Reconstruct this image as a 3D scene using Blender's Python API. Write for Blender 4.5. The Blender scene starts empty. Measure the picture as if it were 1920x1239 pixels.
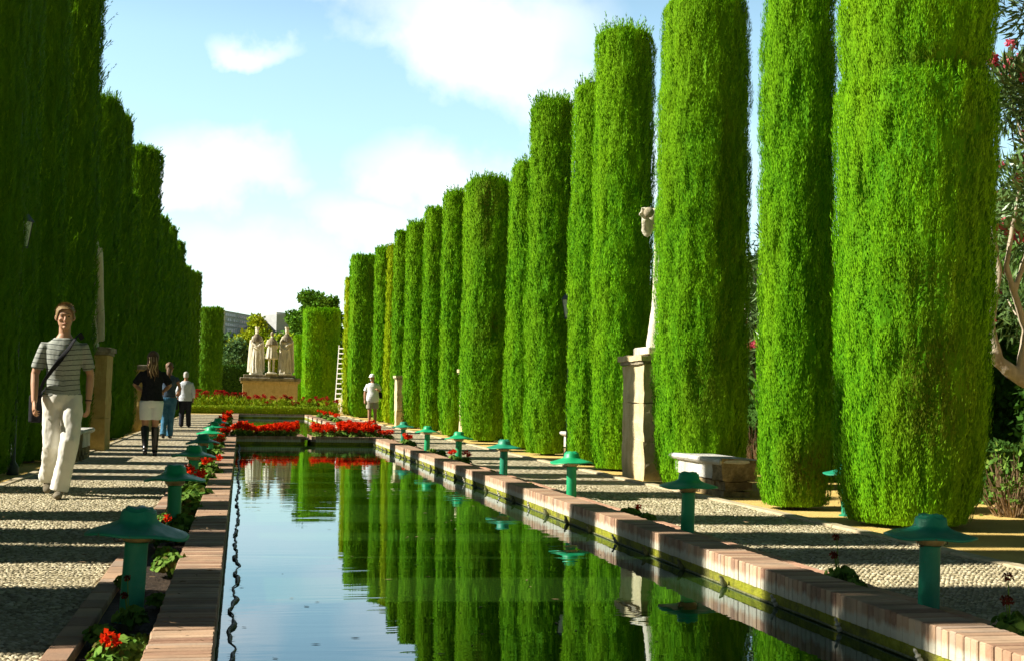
import bpy, math, random
import numpy as np
from mathutils import Vector, Matrix
PI = math.pi
random.seed(7)
rng = np.random.default_rng(11)
scn = bpy.context.scene
COL = scn.collection

# ------------------------------------------------------------------ site geometry
# world: path surface z = 0, pool axis = +Y, the camera stands at the origin 1.02 m up
F_PX = 2450.0
TH = math.atan(505 / F_PX)
CS, SN = math.cos(TH), math.sin(TH)
CAMH = 1.02
def YS(X, S):            # depth S from the camera -> world Y at lateral position X
    return (S - X * SN) / CS

# ------------------------------------------------------------------ helpers
def link(o, parent=None):
    COL.objects.link(o)
    if parent is not None:
        o.parent = parent
    return o

def tag(o, label=None, cat=None, group=None, kind=None):
    if label: o['label'] = label
    if cat: o['category'] = cat
    if group: o['group'] = group
    if kind: o['kind'] = kind
    return o

def thing(name, loc, label, cat, group=None, rz=0.0):
    o = bpy.data.objects.new(name, None)
    o.empty_display_size = 0.2
    o.location = loc
    o.rotation_euler = (0, 0, rz)
    link(o)
    return tag(o, label, cat, group)

def np_mesh(name, V, F, mats, smooth=False, attrs=None, matidx=None):
    """V (n,3), F (m,k) array or list of arrays with the same k per array"""
    V = np.asarray(V, dtype=np.float32)
    if not isinstance(F, list):
        F = [F]
    F = [np.asarray(f, dtype=np.int32) for f in F if len(f)]
    me = bpy.data.meshes.new(name)
    me.vertices.add(len(V))
    me.vertices.foreach_set('co', V.ravel())
    nl = sum(f.size for f in F)
    npoly = sum(len(f) for f in F)
    me.loops.add(nl)
    me.loops.foreach_set('vertex_index', np.concatenate([f.ravel() for f in F]))
    me.polygons.add(npoly)
    tot = np.concatenate([np.full(len(f), f.shape[1], np.int32) for f in F])
    st = np.concatenate([[0], np.cumsum(tot)[:-1]]).astype(np.int32)
    me.polygons.foreach_set('loop_start', st)
    try:
        me.polygons.foreach_set('loop_total', tot)
    except Exception:
        pass
    if matidx is not None:
        me.polygons.foreach_set('material_index', np.asarray(matidx, np.int32))
    me.polygons.foreach_set('use_smooth', np.full(npoly, smooth, dtype=bool))
    if attrs:
        for k, a in attrs.items():
            at = me.attributes.new(k, 'FLOAT', 'POINT')
            at.data.foreach_set('value', np.asarray(a, np.float32))
    me.update(calc_edges=True)
    for m in (mats if isinstance(mats, (list, tuple)) else [mats]):
        me.materials.append(m)
    return me

def obj(name, me, parent=None, loc=None):
    o = bpy.data.objects.new(name, me)
    if loc is not None: o.location = loc
    return link(o, parent)

class MB:
    """collects polygons of one mesh"""
    def __init__(s):
        s.v = []; s.f = []; s.a = []
    def add(s, V, F, rnd=None):
        n = len(s.v)
        s.v.extend([tuple(p) for p in V])
        s.f.extend([tuple(i + n for i in f) for f in F])
        r = random.random() if rnd is None else rnd
        s.a.extend([r] * len(V))
    def box(s, x0, x1, y0, y1, z0, z1, bev=0.0, rnd=None, jit=0.0):
        if bev <= 0:
            V = [(x, y, z) for z in (z0, z1) for x, y in ((x0, y0), (x1, y0), (x1, y1), (x0, y1))]
            F = [(0, 3, 2, 1), (4, 5, 6, 7), (0, 1, 5, 4), (1, 2, 6, 5), (2, 3, 7, 6), (3, 0, 4, 7)]
        else:
            b = bev
            V = []
            for z, k in ((z0, 0), (z1 - b, 0), (z1, b)):
                V += [(x0 + b + k, y0 + k, z), (x1 - b - k, y0 + k, z), (x1 - k, y0 + b + k, z), (x1 - k, y1 - b - k, z),
                      (x1 - b - k, y1 - k, z), (x0 + b + k, y1 - k, z), (x0 + k, y1 - b - k, z), (x0 + k, y0 + b + k, z)]
            F = [tuple(range(7, -1, -1)), tuple(range(16, 24))]
            for L in (0, 8):
                for i in range(8):
                    j = (i + 1) % 8
                    F.append((L + i, L + j, L + 8 + j, L + 8 + i))
        if jit:
            V = [(x + random.uniform(-jit, jit), y + random.uniform(-jit, jit), z + random.uniform(-jit, jit)) for x, y, z in V]
        s.add(V, F, rnd)
    def lathe(s, prof, n=24, c=(0, 0, 0), rnd=None, fn=None, cap=True):
        V = []; F = []
        for r, z in prof:
            for i in range(n):
                a = 2 * PI * i / n
                p = [r * math.cos(a), r * math.sin(a), z]
                if fn: p = fn(*p)
                V.append((c[0] + p[0], c[1] + p[1], c[2] + p[2]))
        for k in range(len(prof) - 1):
            for i in range(n):
                j = (i + 1) % n
                F.append((k * n + i, k * n + j, (k + 1) * n + j, (k + 1) * n + i))
        if cap:
            F.append(tuple(range(n - 1, -1, -1)))
            F.append(tuple((len(prof) - 1) * n + i for i in range(n)))
        s.add(V, F, rnd)
    def tube(s, pts, rad, n=10, rnd=None, sq=None, side=None):
        """tapered tube through pts; rad list or number; sq = list of (a,b) ellipse factors"""
        P = [Vector(p) for p in pts]
        R = rad if isinstance(rad, (list, tuple)) else [rad] * len(P)
        V = []; F = []
        ref = Vector(side) if side else None
        prev = None
        for k, p in enumerate(P):
            d = (P[min(k + 1, len(P) - 1)] - P[max(k - 1, 0)])
            if d.length < 1e-9: d = Vector((0, 0, 1))
            d.normalize()
            if ref is not None:
                u = ref - d * ref.dot(d)
            elif prev is None:
                u = d.orthogonal()
            else:
                u = prev - d * prev.dot(d)
            if u.length < 1e-6: u = d.orthogonal()
            u.normalize(); prev = u
            w = d.cross(u)
            r = R[k]
            ra, rb = (r if isinstance(r, (tuple, list)) else (r, r))
            for i in range(n):
                a = 2 * PI * i / n
                V.append(tuple(p + u * (ra * math.cos(a)) + w * (rb * math.sin(a))))
        for k in range(len(P) - 1):
            for i in range(n):
                j = (i + 1) % n
                F.append((k * n + i, k * n + j, (k + 1) * n + j, (k + 1) * n + i))
        F.append(tuple(range(n - 1, -1, -1)))
        F.append(tuple((len(P) - 1) * n + i for i in range(n)))
        s.add(V, F, rnd)
    def ball(s, c, r, n=12, m=8, rnd=None, fn=None):
        rx, ry, rz = r if isinstance(r, (tuple, list)) else (r, r, r)
        V = [(c[0], c[1], c[2] - rz)]
        F = []
        for k in range(1, m):
            t = PI * k / m
            for i in range(n):
                a = 2 * PI * i / n
                V.append((c[0] + rx * math.sin(t) * math.cos(a), c[1] + ry * math.sin(t) * math.sin(a), c[2] - rz * math.cos(t)))
        V.append((c[0], c[1], c[2] + rz))
        for i in range(n):
            j = (i + 1) % n
            F.append((0, 1 + j, 1 + i))
            for k in range(m - 2):
                F.append((1 + k * n + i, 1 + k * n + j, 1 + (k + 1) * n + j, 1 + (k + 1) * n + i))
            F.append((1 + (m - 2) * n + i, 1 + (m - 2) * n + j, len(V) - 1))
        s.add(V, F, rnd)
    def mesh(s, name, mat, smooth=False):
        me = bpy.data.meshes.new(name)
        me.from_pydata(s.v, [], s.f)
        at = me.attributes.new('rnd', 'FLOAT', 'POINT')
        at.data.foreach_set('value', s.a)
        for m in (mat if isinstance(mat, (list, tuple)) else [mat]): me.materials.append(m)
        if smooth:
            me.polygons.foreach_set('use_smooth', [True] * len(me.polygons))
        me.update()
        return me
    def build(s, name, mat, parent=None, loc=None, smooth=False):
        return obj(name, s.mesh(name, mat, smooth), parent, loc)

# lattice value noise ------------------------------------------------
_T = np.random.default_rng(5).random(65536).astype(np.float32)
def vnoise(p, seed=0):
    p = np.asarray(p, dtype=np.float64)
    i = np.floor(p).astype(np.int64)
    f = p - i
    f = f * f * (3 - 2 * f)
    def h(a, b, c):
        return _T[(a * 73856093 ^ b * 19349663 ^ c * 83492791 ^ (seed * 7919)) & 65535]
    x, y, z = i[..., 0], i[..., 1], i[..., 2]
    fx, fy, fz = f[..., 0], f[..., 1], f[..., 2]
    r = 0
    for dx in (0, 1):
        for dy in (0, 1):
            for dz in (0, 1):
                w = (fx if dx else 1 - fx) * (fy if dy else 1 - fy) * (fz if dz else 1 - fz)
                r = r + w * h(x + dx, y + dy, z + dz)
    return r * 2 - 1
def fbm(p, seed=0, o=3):
    r = 0; a = 1.0; t = 0
    for k in range(o):
        r = r + a * vnoise(np.asarray(p) * 2 ** k, seed + k); t += a; a *= .5
    return r / t

# ------------------------------------------------------------------ materials
def newmat(name):
    m = bpy.data.materials.new(name)
    m.use_nodes = True
    nt = m.node_tree
    nt.nodes.clear()
    out = nt.nodes.new('ShaderNodeOutputMaterial')
    return m, nt, out
def N(nt, t, **k):
    n = nt.nodes.new(t)
    for a, b in k.items():
        if a.startswith('i_'):
            n.inputs[a[2:].replace('_', ' ')].default_value = b
        else:
            setattr(n, a, b)
    return n
def rgba(c): return (c[0], c[1], c[2], 1.0)
def mixc(nt, fac, a, b, blend='MIX'):
    n = nt.nodes.new('ShaderNodeMix'); n.data_type = 'RGBA'; n.blend_type = blend
    for s, v in ((n.inputs[0], fac), (n.inputs[6], a), (n.inputs[7], b)):
        if hasattr(v, 'links') or isinstance(v, bpy.types.NodeSocket): nt.links.new(v, s)
        elif isinstance(v, (int, float)): s.default_value = v
        else: s.default_value = rgba(v)
    return n.outputs[2]
def ramp(nt, fac, stops):
    n = nt.nodes.new('ShaderNodeValToRGB')
    nt.links.new(fac, n.inputs[0])
    e = n.color_ramp.elements
    while len(e) < len(stops): e.new(0.5)
    for i, (p, c) in enumerate(stops):
        e[i].position = p
        e[i].color = rgba(c) if isinstance(c, (tuple, list)) else (c, c, c, 1)
    return n.outputs[0]
def math_(nt, op, a, b=None, c=None, clamp=False):
    n = nt.nodes.new('ShaderNodeMath'); n.operation = op; n.use_clamp = clamp
    for i, v in enumerate((a, b, c)):
        if v is None: continue
        if isinstance(v, bpy.types.NodeSocket): nt.links.new(v, n.inputs[i])
        else: n.inputs[i].default_value = v
    return n.outputs[0]
def noise(nt, vec, scale, detail=4, rough=.6, dist=0.0):
    n = nt.nodes.new('ShaderNodeTexNoise')
    n.inputs['Scale'].default_value = scale; n.inputs['Detail'].default_value = detail
    n.inputs['Roughness'].default_value = rough; n.inputs['Distortion'].default_value = dist
    if vec is not None: nt.links.new(vec, n.inputs['Vector'])
    return n.outputs[0]
def objco(nt, scale=None):
    t = nt.nodes.new('ShaderNodeTexCoord').outputs['Object']
    if scale:
        m = nt.nodes.new('ShaderNodeMapping'); m.inputs['Scale'].default_value = scale
        nt.links.new(t, m.inputs[0]); return m.outputs[0]
    return t
def attr(nt, name):
    n = nt.nodes.new('ShaderNodeAttribute'); n.attribute_name = name
    return n.outputs['Fac']
def bump(nt, h, strength, dist):
    b = nt.nodes.new('ShaderNodeBump'); b.inputs['Strength'].default_value = strength; b.inputs['Distance'].default_value = dist
    nt.links.new(h, b.inputs['Height']); return b.outputs[0]
def principled(nt, out, col, rough=.8, spec=.3, normal=None, metal=0.0):
    p = nt.nodes.new('ShaderNodeBsdfPrincipled')
    if isinstance(col, bpy.types.NodeSocket): nt.links.new(col, p.inputs['Base Color'])
    else: p.inputs['Base Color'].default_value = rgba(col)
    if isinstance(rough, bpy.types.NodeSocket): nt.links.new(rough, p.inputs['Roughness'])
    else: p.inputs['Roughness'].default_value = rough
    p.inputs['Specular IOR Level'].default_value = spec
    p.inputs['Metallic'].default_value = metal
    if normal is not None: nt.links.new(normal, p.inputs['Normal'])
    nt.links.new(p.outputs[0], out.inputs[0])
    return p

def mat_noise(name, c1, c2, scale=8, rough=.85, spec=.25, bs=.4, bd=.01, bscale=None, stretch=None, detail=5):
    m, nt, out = newmat(name)
    v = objco(nt, stretch)
    n1 = noise(nt, v, scale, detail)
    col = ramp(nt, n1, [(.3, c1), (.7, c2)])
    b = bump(nt, noise(nt, v, bscale or scale * 4, 5), bs, bd)
    principled(nt, out, col, rough, spec, b)
    return m

def mat_leaf(name, ca, cb, yellow=None, brown=(.10, .05, .015), trans=.14, rough=.7, spec=.06, nsc=1.1, stretch=(1, 1, .35), tcol=None, lum=1):
    """foliage: per-leaf value 'rnd', dead-patch value 'brn', slow patches from noise"""
    m, nt, out = newmat(name)
    r = attr(nt, 'rnd')
    base = mixc(nt, r, ca, cb)
    if yellow:
        n1 = noise(nt, objco(nt, stretch), nsc, 4, .6)
        f = ramp(nt, n1, [(.42, 0.0), (.66, 1.0)])
        base = mixc(nt, math_(nt, 'MULTIPLY', f, .5), base, yellow)
    oi = N(nt, 'ShaderNodeObjectInfo')
    base = mixc(nt, math_(nt, 'MULTIPLY', oi.outputs['Random'], .25), base, (ca[0] * 1.6 + .03, ca[1] * 1.1 + .04, ca[2] + .006))
    base = mixc(nt, attr(nt, 'brn'), base, brown)
    d = N(nt, 'ShaderNodeBsdfPrincipled'); nt.links.new(base, d.inputs['Base Color'])
    d.inputs['Roughness'].default_value = rough; d.inputs['Specular IOR Level'].default_value = spec
    t = N(nt, 'ShaderNodeBsdfTranslucent')
    tc = mixc(nt, 1.0, base, tcol or (1.25, 1.15, .45), 'MULTIPLY')
    nt.links.new(tc, t.inputs[0])
    mx = N(nt, 'ShaderNodeMixShader'); mx.inputs[0].default_value = trans
    nt.links.new(d.outputs[0], mx.inputs[1]); nt.links.new(t.outputs[0], mx.inputs[2])
    nt.links.new(mx.outputs[0], out.inputs[0])
    return m

M = {}
M['cyp'] = mat_leaf('cypress_foliage', (.040, .19, .003), (.20, .50, .008), yellow=(.30, .49, .008), brown=(.09, .05, .012))
M['cyp_shaded'] = mat_leaf('cypress_foliage_shaded', (.030, .12, .005), (.19, .42, .008), yellow=(.12, .26, .01))  # shaded copy of the cypress leaf colour, bright end for sunlit tips
M['cyp_yel'] = mat_leaf('cypress_foliage_yellow', (.20, .36, .004), (.36, .50, .006), yellow=(.42, .52, .006))
M['bark'] = mat_noise('bark', (.10, .07, .045), (.20, .15, .10), 20, stretch=(1, 1, .2), bs=.8, bd=.02)
M['pale_bark'] = mat_noise('pale_bark', (.30, .24, .17), (.55, .47, .36), 14, stretch=(1, 1, .4), bs=.5, bd=.01)
M['tree'] = mat_leaf('tree_foliage', (.03, .12, .012), (.10, .27, .02), yellow=(.16, .28, .02), nsc=.6, stretch=(1, 1, 1))
M['lime'] = mat_leaf('lime_foliage', (.16, .32, .01), (.36, .46, .015), yellow=(.45, .36, .02), nsc=.7, stretch=(1, 1, 1))
M['bluegreen'] = mat_leaf('bluegreen_foliage', (.05, .13, .05), (.14, .25, .09), nsc=.6, stretch=(1, 1, 1), tcol=(1, 1.1, .8))
M['darkleaf'] = mat_leaf('dark_foliage', (.02, .06, .01), (.06, .15, .02), nsc=1.0, stretch=(1, 1, 1))
M['olean'] = mat_leaf('oleander_leaf', (.05, .12, .03), (.16, .28, .08), yellow=(.12, .2, .05), rough=.4, spec=.5, tcol=(1.1, 1.1, .6))
M['box'] = mat_leaf('box_hedge_leaf', (.12, .25, .01), (.28, .40, .02), yellow=(.32, .38, .02), nsc=2)
M['gleaf'] = mat_leaf('geranium_leaf', (.05, .15, .02), (.17, .32, .05), yellow=(.3, .34, .06), nsc=3, stretch=(1, 1, 1))
M['twig'] = mat_noise('twig', (.16, .10, .05), (.32, .22, .12), 20)

def mat_petal(name, a, b):
    m, nt, out = newmat(name)
    col = mixc(nt, attr(nt, 'rnd'), a, b)
    d = N(nt, 'ShaderNodeBsdfDiffuse'); nt.links.new(col, d.inputs[0])
    t = N(nt, 'ShaderNodeBsdfTranslucent'); nt.links.new(col, t.inputs[0])
    mx = N(nt, 'ShaderNodeMixShader'); mx.inputs[0].default_value = .35
    nt.links.new(d.outputs[0], mx.inputs[1]); nt.links.new(t.outputs[0], mx.inputs[2]); nt.links.new(mx.outputs[0], out.inputs[0])
    return m
M['red'] = mat_petal('red_petals', (.55, .01, .004), (.90, .07, .012))
M['darkred'] = mat_petal('dark_red_petals', (.20, .006, .012), (.48, .02, .02))
M['wilted'] = mat_petal('wilted_petals', (.07, .015, .012), (.20, .05, .025))
M['pink'] = mat_petal('pink_petals', (.62, .05, .12), (.85, .22, .28))

# stone, brick, ground
def mat_brick(name, stains):
    m, nt, out = newmat(name)
    v = objco(nt)
    col = ramp(nt, attr(nt, 'rnd'), [(0, (.24, .13, .085)), (.25, (.36, .215, .135)), (.6, (.47, .31, .195)), (.85, (.54, .38, .25)), (1, (.34, .26, .20))])
    n1 = noise(nt, v, 30, 6, .65)
    col = mixc(nt, math_(nt, 'MULTIPLY', ramp(nt, n1, [(.35, 0.0), (.7, 1.0)]), .35), col, (.52, .34, .22))
    n2 = noise(nt, v, 3.5, 4, .6)
    col = mixc(nt, math_(nt, 'MULTIPLY', ramp(nt, n2, [(.42, 0.0), (.7, 1.0)]), .65), col, (.22, .165, .12))
    if stains:
        sep = N(nt, 'ShaderNodeSeparateXYZ'); nt.links.new(v, sep.inputs[0])
        n3 = noise(nt, objco(nt, (1, 14, 3)), 1.0, 5, .7)
        z = math_(nt, 'ADD', sep.outputs[2], math_(nt, 'MULTIPLY', math_(nt, 'SUBTRACT', n3, .5), .11))
        f = ramp(nt, math_(nt, 'MULTIPLY_ADD', z, -9.0, .80), [(.35, 0.0), (.62, 1.0)])
        col = mixc(nt, math_(nt, 'MULTIPLY', f, .85), col, (.52, .50, .40))
    b = bump(nt, noise(nt, v, 90, 5), .5, .006)
    principled(nt, out, col, .88, .2, b)
    return m
M['brick'] = mat_brick('coping_brick', True)
M['brick2'] = mat_brick('edging_brick', False)
M['mortar'] = mat_noise('mortar', (.16, .12, .09), (.30, .24, .18), 30)
M['soil'] = mat_noise('soil', (.020, .013, .008), (.06, .04, .025), 25, bs=1, bd=.03, bscale=40)

m, nt, out = newmat('mossy_wall'); M['moss'] = m
v = objco(nt)
sep = N(nt, 'ShaderNodeSeparateXYZ'); nt.links.new(v, sep.inputs[0])
n1 = noise(nt, v, 22, 6, .7)
col = ramp(nt, n1, [(.25, (.16, .18, .01)), (.5, (.28, .29, .015)), (.75, (.42, .41, .05))])
z = math_(nt, 'MULTIPLY_ADD', sep.outputs[2], -14.0, math_(nt, 'MULTIPLY', n1, .9))
col = mixc(nt, ramp(nt, z, [(1.35, 0.0), (1.6, 1.0)]), col, (.05, .06, .012))
col = mixc(nt, math_(nt, 'MULTIPLY', ramp(nt, noise(nt, v, 5, 5, .7), [(.45, 0.0), (.62, 1.0)]), .75), col, (.10, .09, .035))
principled(nt, out, col, .8, .25, bump(nt, noise(nt, v, 60, 6, .7), 1.0, .02))

m, nt, out = newmat('pebble_stone'); M['pebble'] = m
v = objco(nt)
col = ramp(nt, attr(nt, 'rnd'), [(0, (.20, .17, .10)), (.25, (.36, .31, .19)), (.6, (.52, .46, .29)), (.88, (.66, .60, .42)), (1, (.30, .26, .19))])
col = mixc(nt, math_(nt, 'MULTIPLY', ramp(nt, noise(nt, v, 1.3, 6, .65), [(.4, 0.0), (.72, 1.0)]), .7), col, (.26, .22, .13))
principled(nt, out, col, .7, .3, bump(nt, noise(nt, v, 120, 3), .3, .003))
M['pathbed'] = mat_noise('path_mortar', (.26, .22, .12), (.40, .34, .19), 18, bs=1.0, bd=.02, bscale=60)
# far path: pebbles as voronoi bump
m, nt, out = newmat('far_cobble'); M['farpath'] = m
v = objco(nt, (14, 26, 14))
vo = N(nt, 'ShaderNodeTexVoronoi', feature='F1'); nt.links.new(v, vo.inputs['Vector']); vo.inputs['Scale'].default_value = 1.0
sepc = N(nt, 'ShaderNodeSeparateColor'); nt.links.new(vo.outputs['Color'], sepc.inputs[0])
col = ramp(nt, sepc.outputs[0], [(0, (.26, .22, .14)), (.4, (.44, .38, .25)), (.8, (.58, .52, .36)), (1, (.66, .60, .44))])
hgt = ramp(nt, vo.outputs['Distance'], [(.1, 1.0), (.7, 0.0)])
col = mixc(nt, ramp(nt, vo.outputs['Distance'], [(.5, 0.0), (.8, 1.0)]), col, (.26, .21, .12))
principled(nt, out, col, .75, .25, bump(nt, hgt, 1.0, .03))

m, nt, out = newmat('yellow_sand'); M['sand'] = m
v = objco(nt)
col = ramp(nt, noise(nt, v, 1.4, 6, .65), [(.3, (.58, .40, .12)), (.7, (.76, .56, .19))])
col = mixc(nt, math_(nt, 'MULTIPLY', ramp(nt, noise(nt, v, 55, 4, .7), [(.5, 0.0), (.75, 1.0)]), .5), col, (.32, .21, .08))
principled(nt, out, col, .95, .1, bump(nt, noise(nt, v, 45, 6, .7), .8, .02))
M['kerb'] = mat_noise('kerb_stone', (.38, .31, .19), (.56, .48, .32), 12)
M['pinkkerb'] = mat_noise('pink_kerb', (.40, .22, .14), (.56, .33, .22), 14)
M['hill'] = mat_noise('hill_ground', (.10, .14, .04), (.22, .24, .08), .05)

def mat_stone(name, a, b, dark, ds=.5, sc=5, streak=True, dth=(.5, .72)):
    m, nt, out = newmat(name)
    v = objco(nt)
    col = ramp(nt, noise(nt, v, sc, 6, .65), [(.3, a), (.7, b)])
    n2 = noise(nt, objco(nt, (6, 6, 1.2) if streak else (3, 3, 3)), 1.2, 6, .7)
    col = mixc(nt, math_(nt, 'MULTIPLY', ramp(nt, n2, [(dth[0], 0.0), (dth[1], 1.0)]), ds), col, dark)
    n3 = noise(nt, v, 38, 5, .7)
    principled(nt, out, col, .9, .15, bump(nt, n3, .9, .02))
    return m
M['stone'] = mat_stone('sandstone', (.50, .37, .17), (.68, .54, .30), (.26, .20, .10), .6)
M['palestone'] = mat_stone('pale_limestone', (.58, .47, .25), (.74, .64, .40), (.30, .24, .12), .6)
M['ochre'] = mat_stone('ochre_stone', (.44, .30, .09), (.60, .44, .16), (.22, .15, .06), .5)
M['dirtystone'] = mat_stone('weathered_cap', (.26, .22, .15), (.48, .42, .30), (.08, .07, .05), .7, 12, False, (.42, .62))
M['marble'] = mat_stone('marble_slab', (.46, .46, .42), (.66, .65, .60), (.24, .24, .22), .75, 6, True)
M['roughstone'] = mat_stone('rough_masonry', (.22, .16, .08), (.46, .36, .20), (.06, .05, .03), .8, 18, False, (.4, .6))
M['statue'] = mat_stone('statue_stone', (.64, .58, .44), (.80, .76, .62), (.20, .18, .13), .6, 4, True, (.5, .64))

def mat_paint(name, c, worn, rough=.38, spec=.5):
    m, nt, out = newmat(name)
    v = objco(nt)
    col = mixc(nt, math_(nt, 'MULTIPLY', ramp(nt, noise(nt, v, 11, 6, .7), [(.45, 0.0), (.8, 1.0)]), .6), c, worn)
    col = mixc(nt, ramp(nt, noise(nt, v, 45, 4, .7), [(.64, 0.0), (.68, 1.0)]), col, (.10, .085, .05))
    r = ramp(nt, noise(nt, v, 20, 4), [(.3, rough), (.8, rough + .25)])
    principled(nt, out, col, r, spec, bump(nt, noise(nt, v, 60, 4), .25, .004))
    return m
M['green'] = mat_paint('green_paint', (.004, .33, .12), (.02, .42, .20))
M['teal'] = mat_paint('teal_paint', (.008, .24, .13), (.03, .34, .22), .42, .45)
M['lens'] = mat_noise('yellowed_glass', (.35, .24, .08), (.55, .42, .18), 20, .3, .5)
M['wire'] = mat_noise('rusty_wire', (.08, .05, .03), (.16, .12, .09), 30)
M['black'] = mat_noise('black_hose', (.008, .010, .008), (.03, .035, .02), 40, .5, .4, bs=1, bd=.01)
M['brass'] = mat_noise('nozzle_metal', (.30, .27, .20), (.62, .60, .52), 60, .45, .6)
M['pipe'] = mat_noise('mossy_pipe', (.05, .055, .02), (.22, .22, .10), 30, .7, .3)
M['whitepaint'] = mat_noise('white_paint', (.72, .72, .70), (.82, .82, .80), 10)
M['iron'] = mat_noise('dark_iron', (.02, .035, .035), (.05, .07, .07), 20, .5, .4)
M['lantern'] = mat_noise('lantern_glass', (.40, .50, .44), (.58, .66, .58), 10, .25, .5)

# water
m, nt, out = newmat('pool_water'); M['water'] = m
v = objco(nt)
h1 = noise(nt, objco(nt, (.55, 2.6, 1)), 1.0, 3, .55, .6)
h2 = noise(nt, objco(nt, (3.0, 9.0, 1)), 1.0, 2, .5)
h3 = noise(nt, objco(nt, (.25, .55, 1)), 1.0, 2, .5)
amp = ramp(nt, h3, [(.40, .25), (.62, 1.0)])
hh = math_(nt, 'MULTIPLY', math_(nt, 'ADD', math_(nt, 'MULTIPLY', h1, .8), math_(nt, 'MULTIPLY', h2, .06)), amp)
bn = bump(nt, hh, .22, .014)
dcol = ramp(nt, noise(nt, v, .35, 3), [(.3, (.010, .030, .004)), (.7, (.018, .044, .006))])
df = N(nt, 'ShaderNodeBsdfDiffuse'); nt.links.new(dcol, df.inputs[0]); nt.links.new(bn, df.inputs['Normal'])
gl = N(nt, 'ShaderNodeBsdfGlossy'); gl.inputs['Roughness'].default_value = .012; gl.inputs[0].default_value = (.80, .92, 1, 1)
nt.links.new(bn, gl.inputs['Normal'])
fr = N(nt, 'ShaderNodeFresnel'); fr.inputs[0].default_value = 1.95; nt.links.new(bn, fr.inputs['Normal'])
mx = N(nt, 'ShaderNodeMixShader'); nt.links.new(fr.outputs[0], mx.inputs[0]); nt.links.new(df.outputs[0], mx.inputs[1]); nt.links.new(gl.outputs[0], mx.inputs[2])
nt.links.new(mx.outputs[0], out.inputs[0])

# ------------------------------------------------------------------ camera
cam = bpy.data.cameras.new('camera'); camo = bpy.data.objects.new('camera', cam); link(camo)
cam.sensor_width = 36; cam.lens = 36 * F_PX / 1920
cam.clip_start = .05; cam.clip_end = 5000
pitch = math.atan((745.8 - 619.5) / F_PX); roll = .0175
camo.matrix_world = (Matrix.Translation((0, 0, CAMH)) @ Matrix.Rotation(-TH, 4, 'Z') @ Matrix.Rotation(PI / 2 + pitch, 4, 'X') @ Matrix.Rotation(roll, 4, 'Z'))
scn.camera = camo

# ------------------------------------------------------------------ sun and sky
SUN_EL = math.radians(36)
sdir = Vector((-math.cos(math.radians(4.65)), math.sin(math.radians(4.65)), 0)) * math.cos(SUN_EL) + Vector((0, 0, math.sin(SUN_EL)))
sl = bpy.data.lights.new('sun', 'SUN'); sl.energy = 5.0; sl.angle = math.radians(.5); sl.color = (1, .93, .80)
so = bpy.data.objects.new('sun', sl); link(so); so.location = (-20, 0, 30)
so.rotation_euler = (-sdir).to_track_quat('-Z', 'Y').to_euler()
w = bpy.data.worlds.new('World'); scn.world = w; w.use_nodes = True
nt = w.node_tree; nt.nodes.clear()
wo = nt.nodes.new('ShaderNodeOutputWorld'); bg = nt.nodes.new('ShaderNodeBackground')
sky = nt.nodes.new('ShaderNodeTexSky'); sky.sky_type = 'NISHITA'; sky.sun_disc = False
sky.sun_elevation = SUN_EL; sky.sun_rotation = math.atan2(sdir.x, sdir.y)
sky.air_density = 1.0; sky.dust_density = 1.0; sky.ozone_density = 1.0
tc = nt.nodes.new('ShaderNodeTexCoord').outputs['Generated']
skyc = mixc(nt, 1.0, sky.outputs[0], (1.58, 1.80, 1.62), 'MULTIPLY')
sp = N(nt, 'ShaderNodeSeparateXYZ'); nt.links.new(tc, sp.inputs[0])
yy = math_(nt, 'MAXIMUM', sp.outputs[1], .05)
u = math_(nt, 'DIVIDE', sp.outputs[0], yy); wv = math_(nt, 'DIVIDE', sp.outputs[2], yy)
nz = N(nt, 'ShaderNodeTexNoise'); nt.links.new(tc, nz.inputs['Vector'])
nz.inputs['Scale'].default_value = 11; nz.inputs['Detail'].default_value = 8; nz.inputs['Roughness'].default_value = .55
n_f = nz.outputs[0]
nw = math_(nt, 'MULTIPLY', math_(nt, 'SUBTRACT', n_f, .5), .13)
uu = math_(nt, 'ADD', u, nw); ww = math_(nt, 'ADD', wv, nw)
def px_uw(px, py):
    d = camo.matrix_world.to_3x3() @ Vector(((px - 960) / F_PX, -(py - 619.5) / F_PX, -1))
    return d.x / d.y, d.z / d.y
dens = None
for (px, py, rx, ry, st) in [(905, 50, 250, 120, 1.0), (760, -40, 180, 90, .7), (485, 85, 85, 45, .75), (405, 320, 150, 90, .95), (510, 365, 80, 40, .6),
                             (820, 330, 190, 75, .8), (690, 425, 190, 75, .7), (1060, 160, 120, 100, .6), (450, 480, 300, 70, .55), (1230, 330, 260, 160, .6), (-200, 300, 400, 200, .6), (1000, -420, 500, 220, .8), (300, -600, 420, 160, .7)]:
    cu, cw = px_uw(px, py)
    a = math_(nt, 'MULTIPLY', math_(nt, 'SUBTRACT', uu, cu), F_PX / rx)
    b = math_(nt, 'MULTIPLY', math_(nt, 'SUBTRACT', ww, cw), F_PX / ry)
    r2 = math_(nt, 'ADD', math_(nt, 'MULTIPLY', a, a), math_(nt, 'MULTIPLY', b, b))
    g = math_(nt, 'MULTIPLY', math_(nt, 'EXPONENT', math_(nt, 'MULTIPLY', r2, -1.0)), st)
    dens = g if dens is None else math_(nt, 'MAXIMUM', dens, g)
front = ramp(nt, sp.outputs[1], [(.05, 0.0), (.3, 1.0)])
dens = math_(nt, 'MULTIPLY', dens, front)
nb = N(nt, 'ShaderNodeTexNoise'); nt.links.new(tc, nb.inputs['Vector']); nb.inputs['Scale'].default_value = 3; nb.inputs['Detail'].default_value = 7
dens = math_(nt, 'ADD', dens, math_(nt, 'MULTIPLY', math_(nt, 'SUBTRACT', nb.outputs[0], .5), .5))
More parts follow.
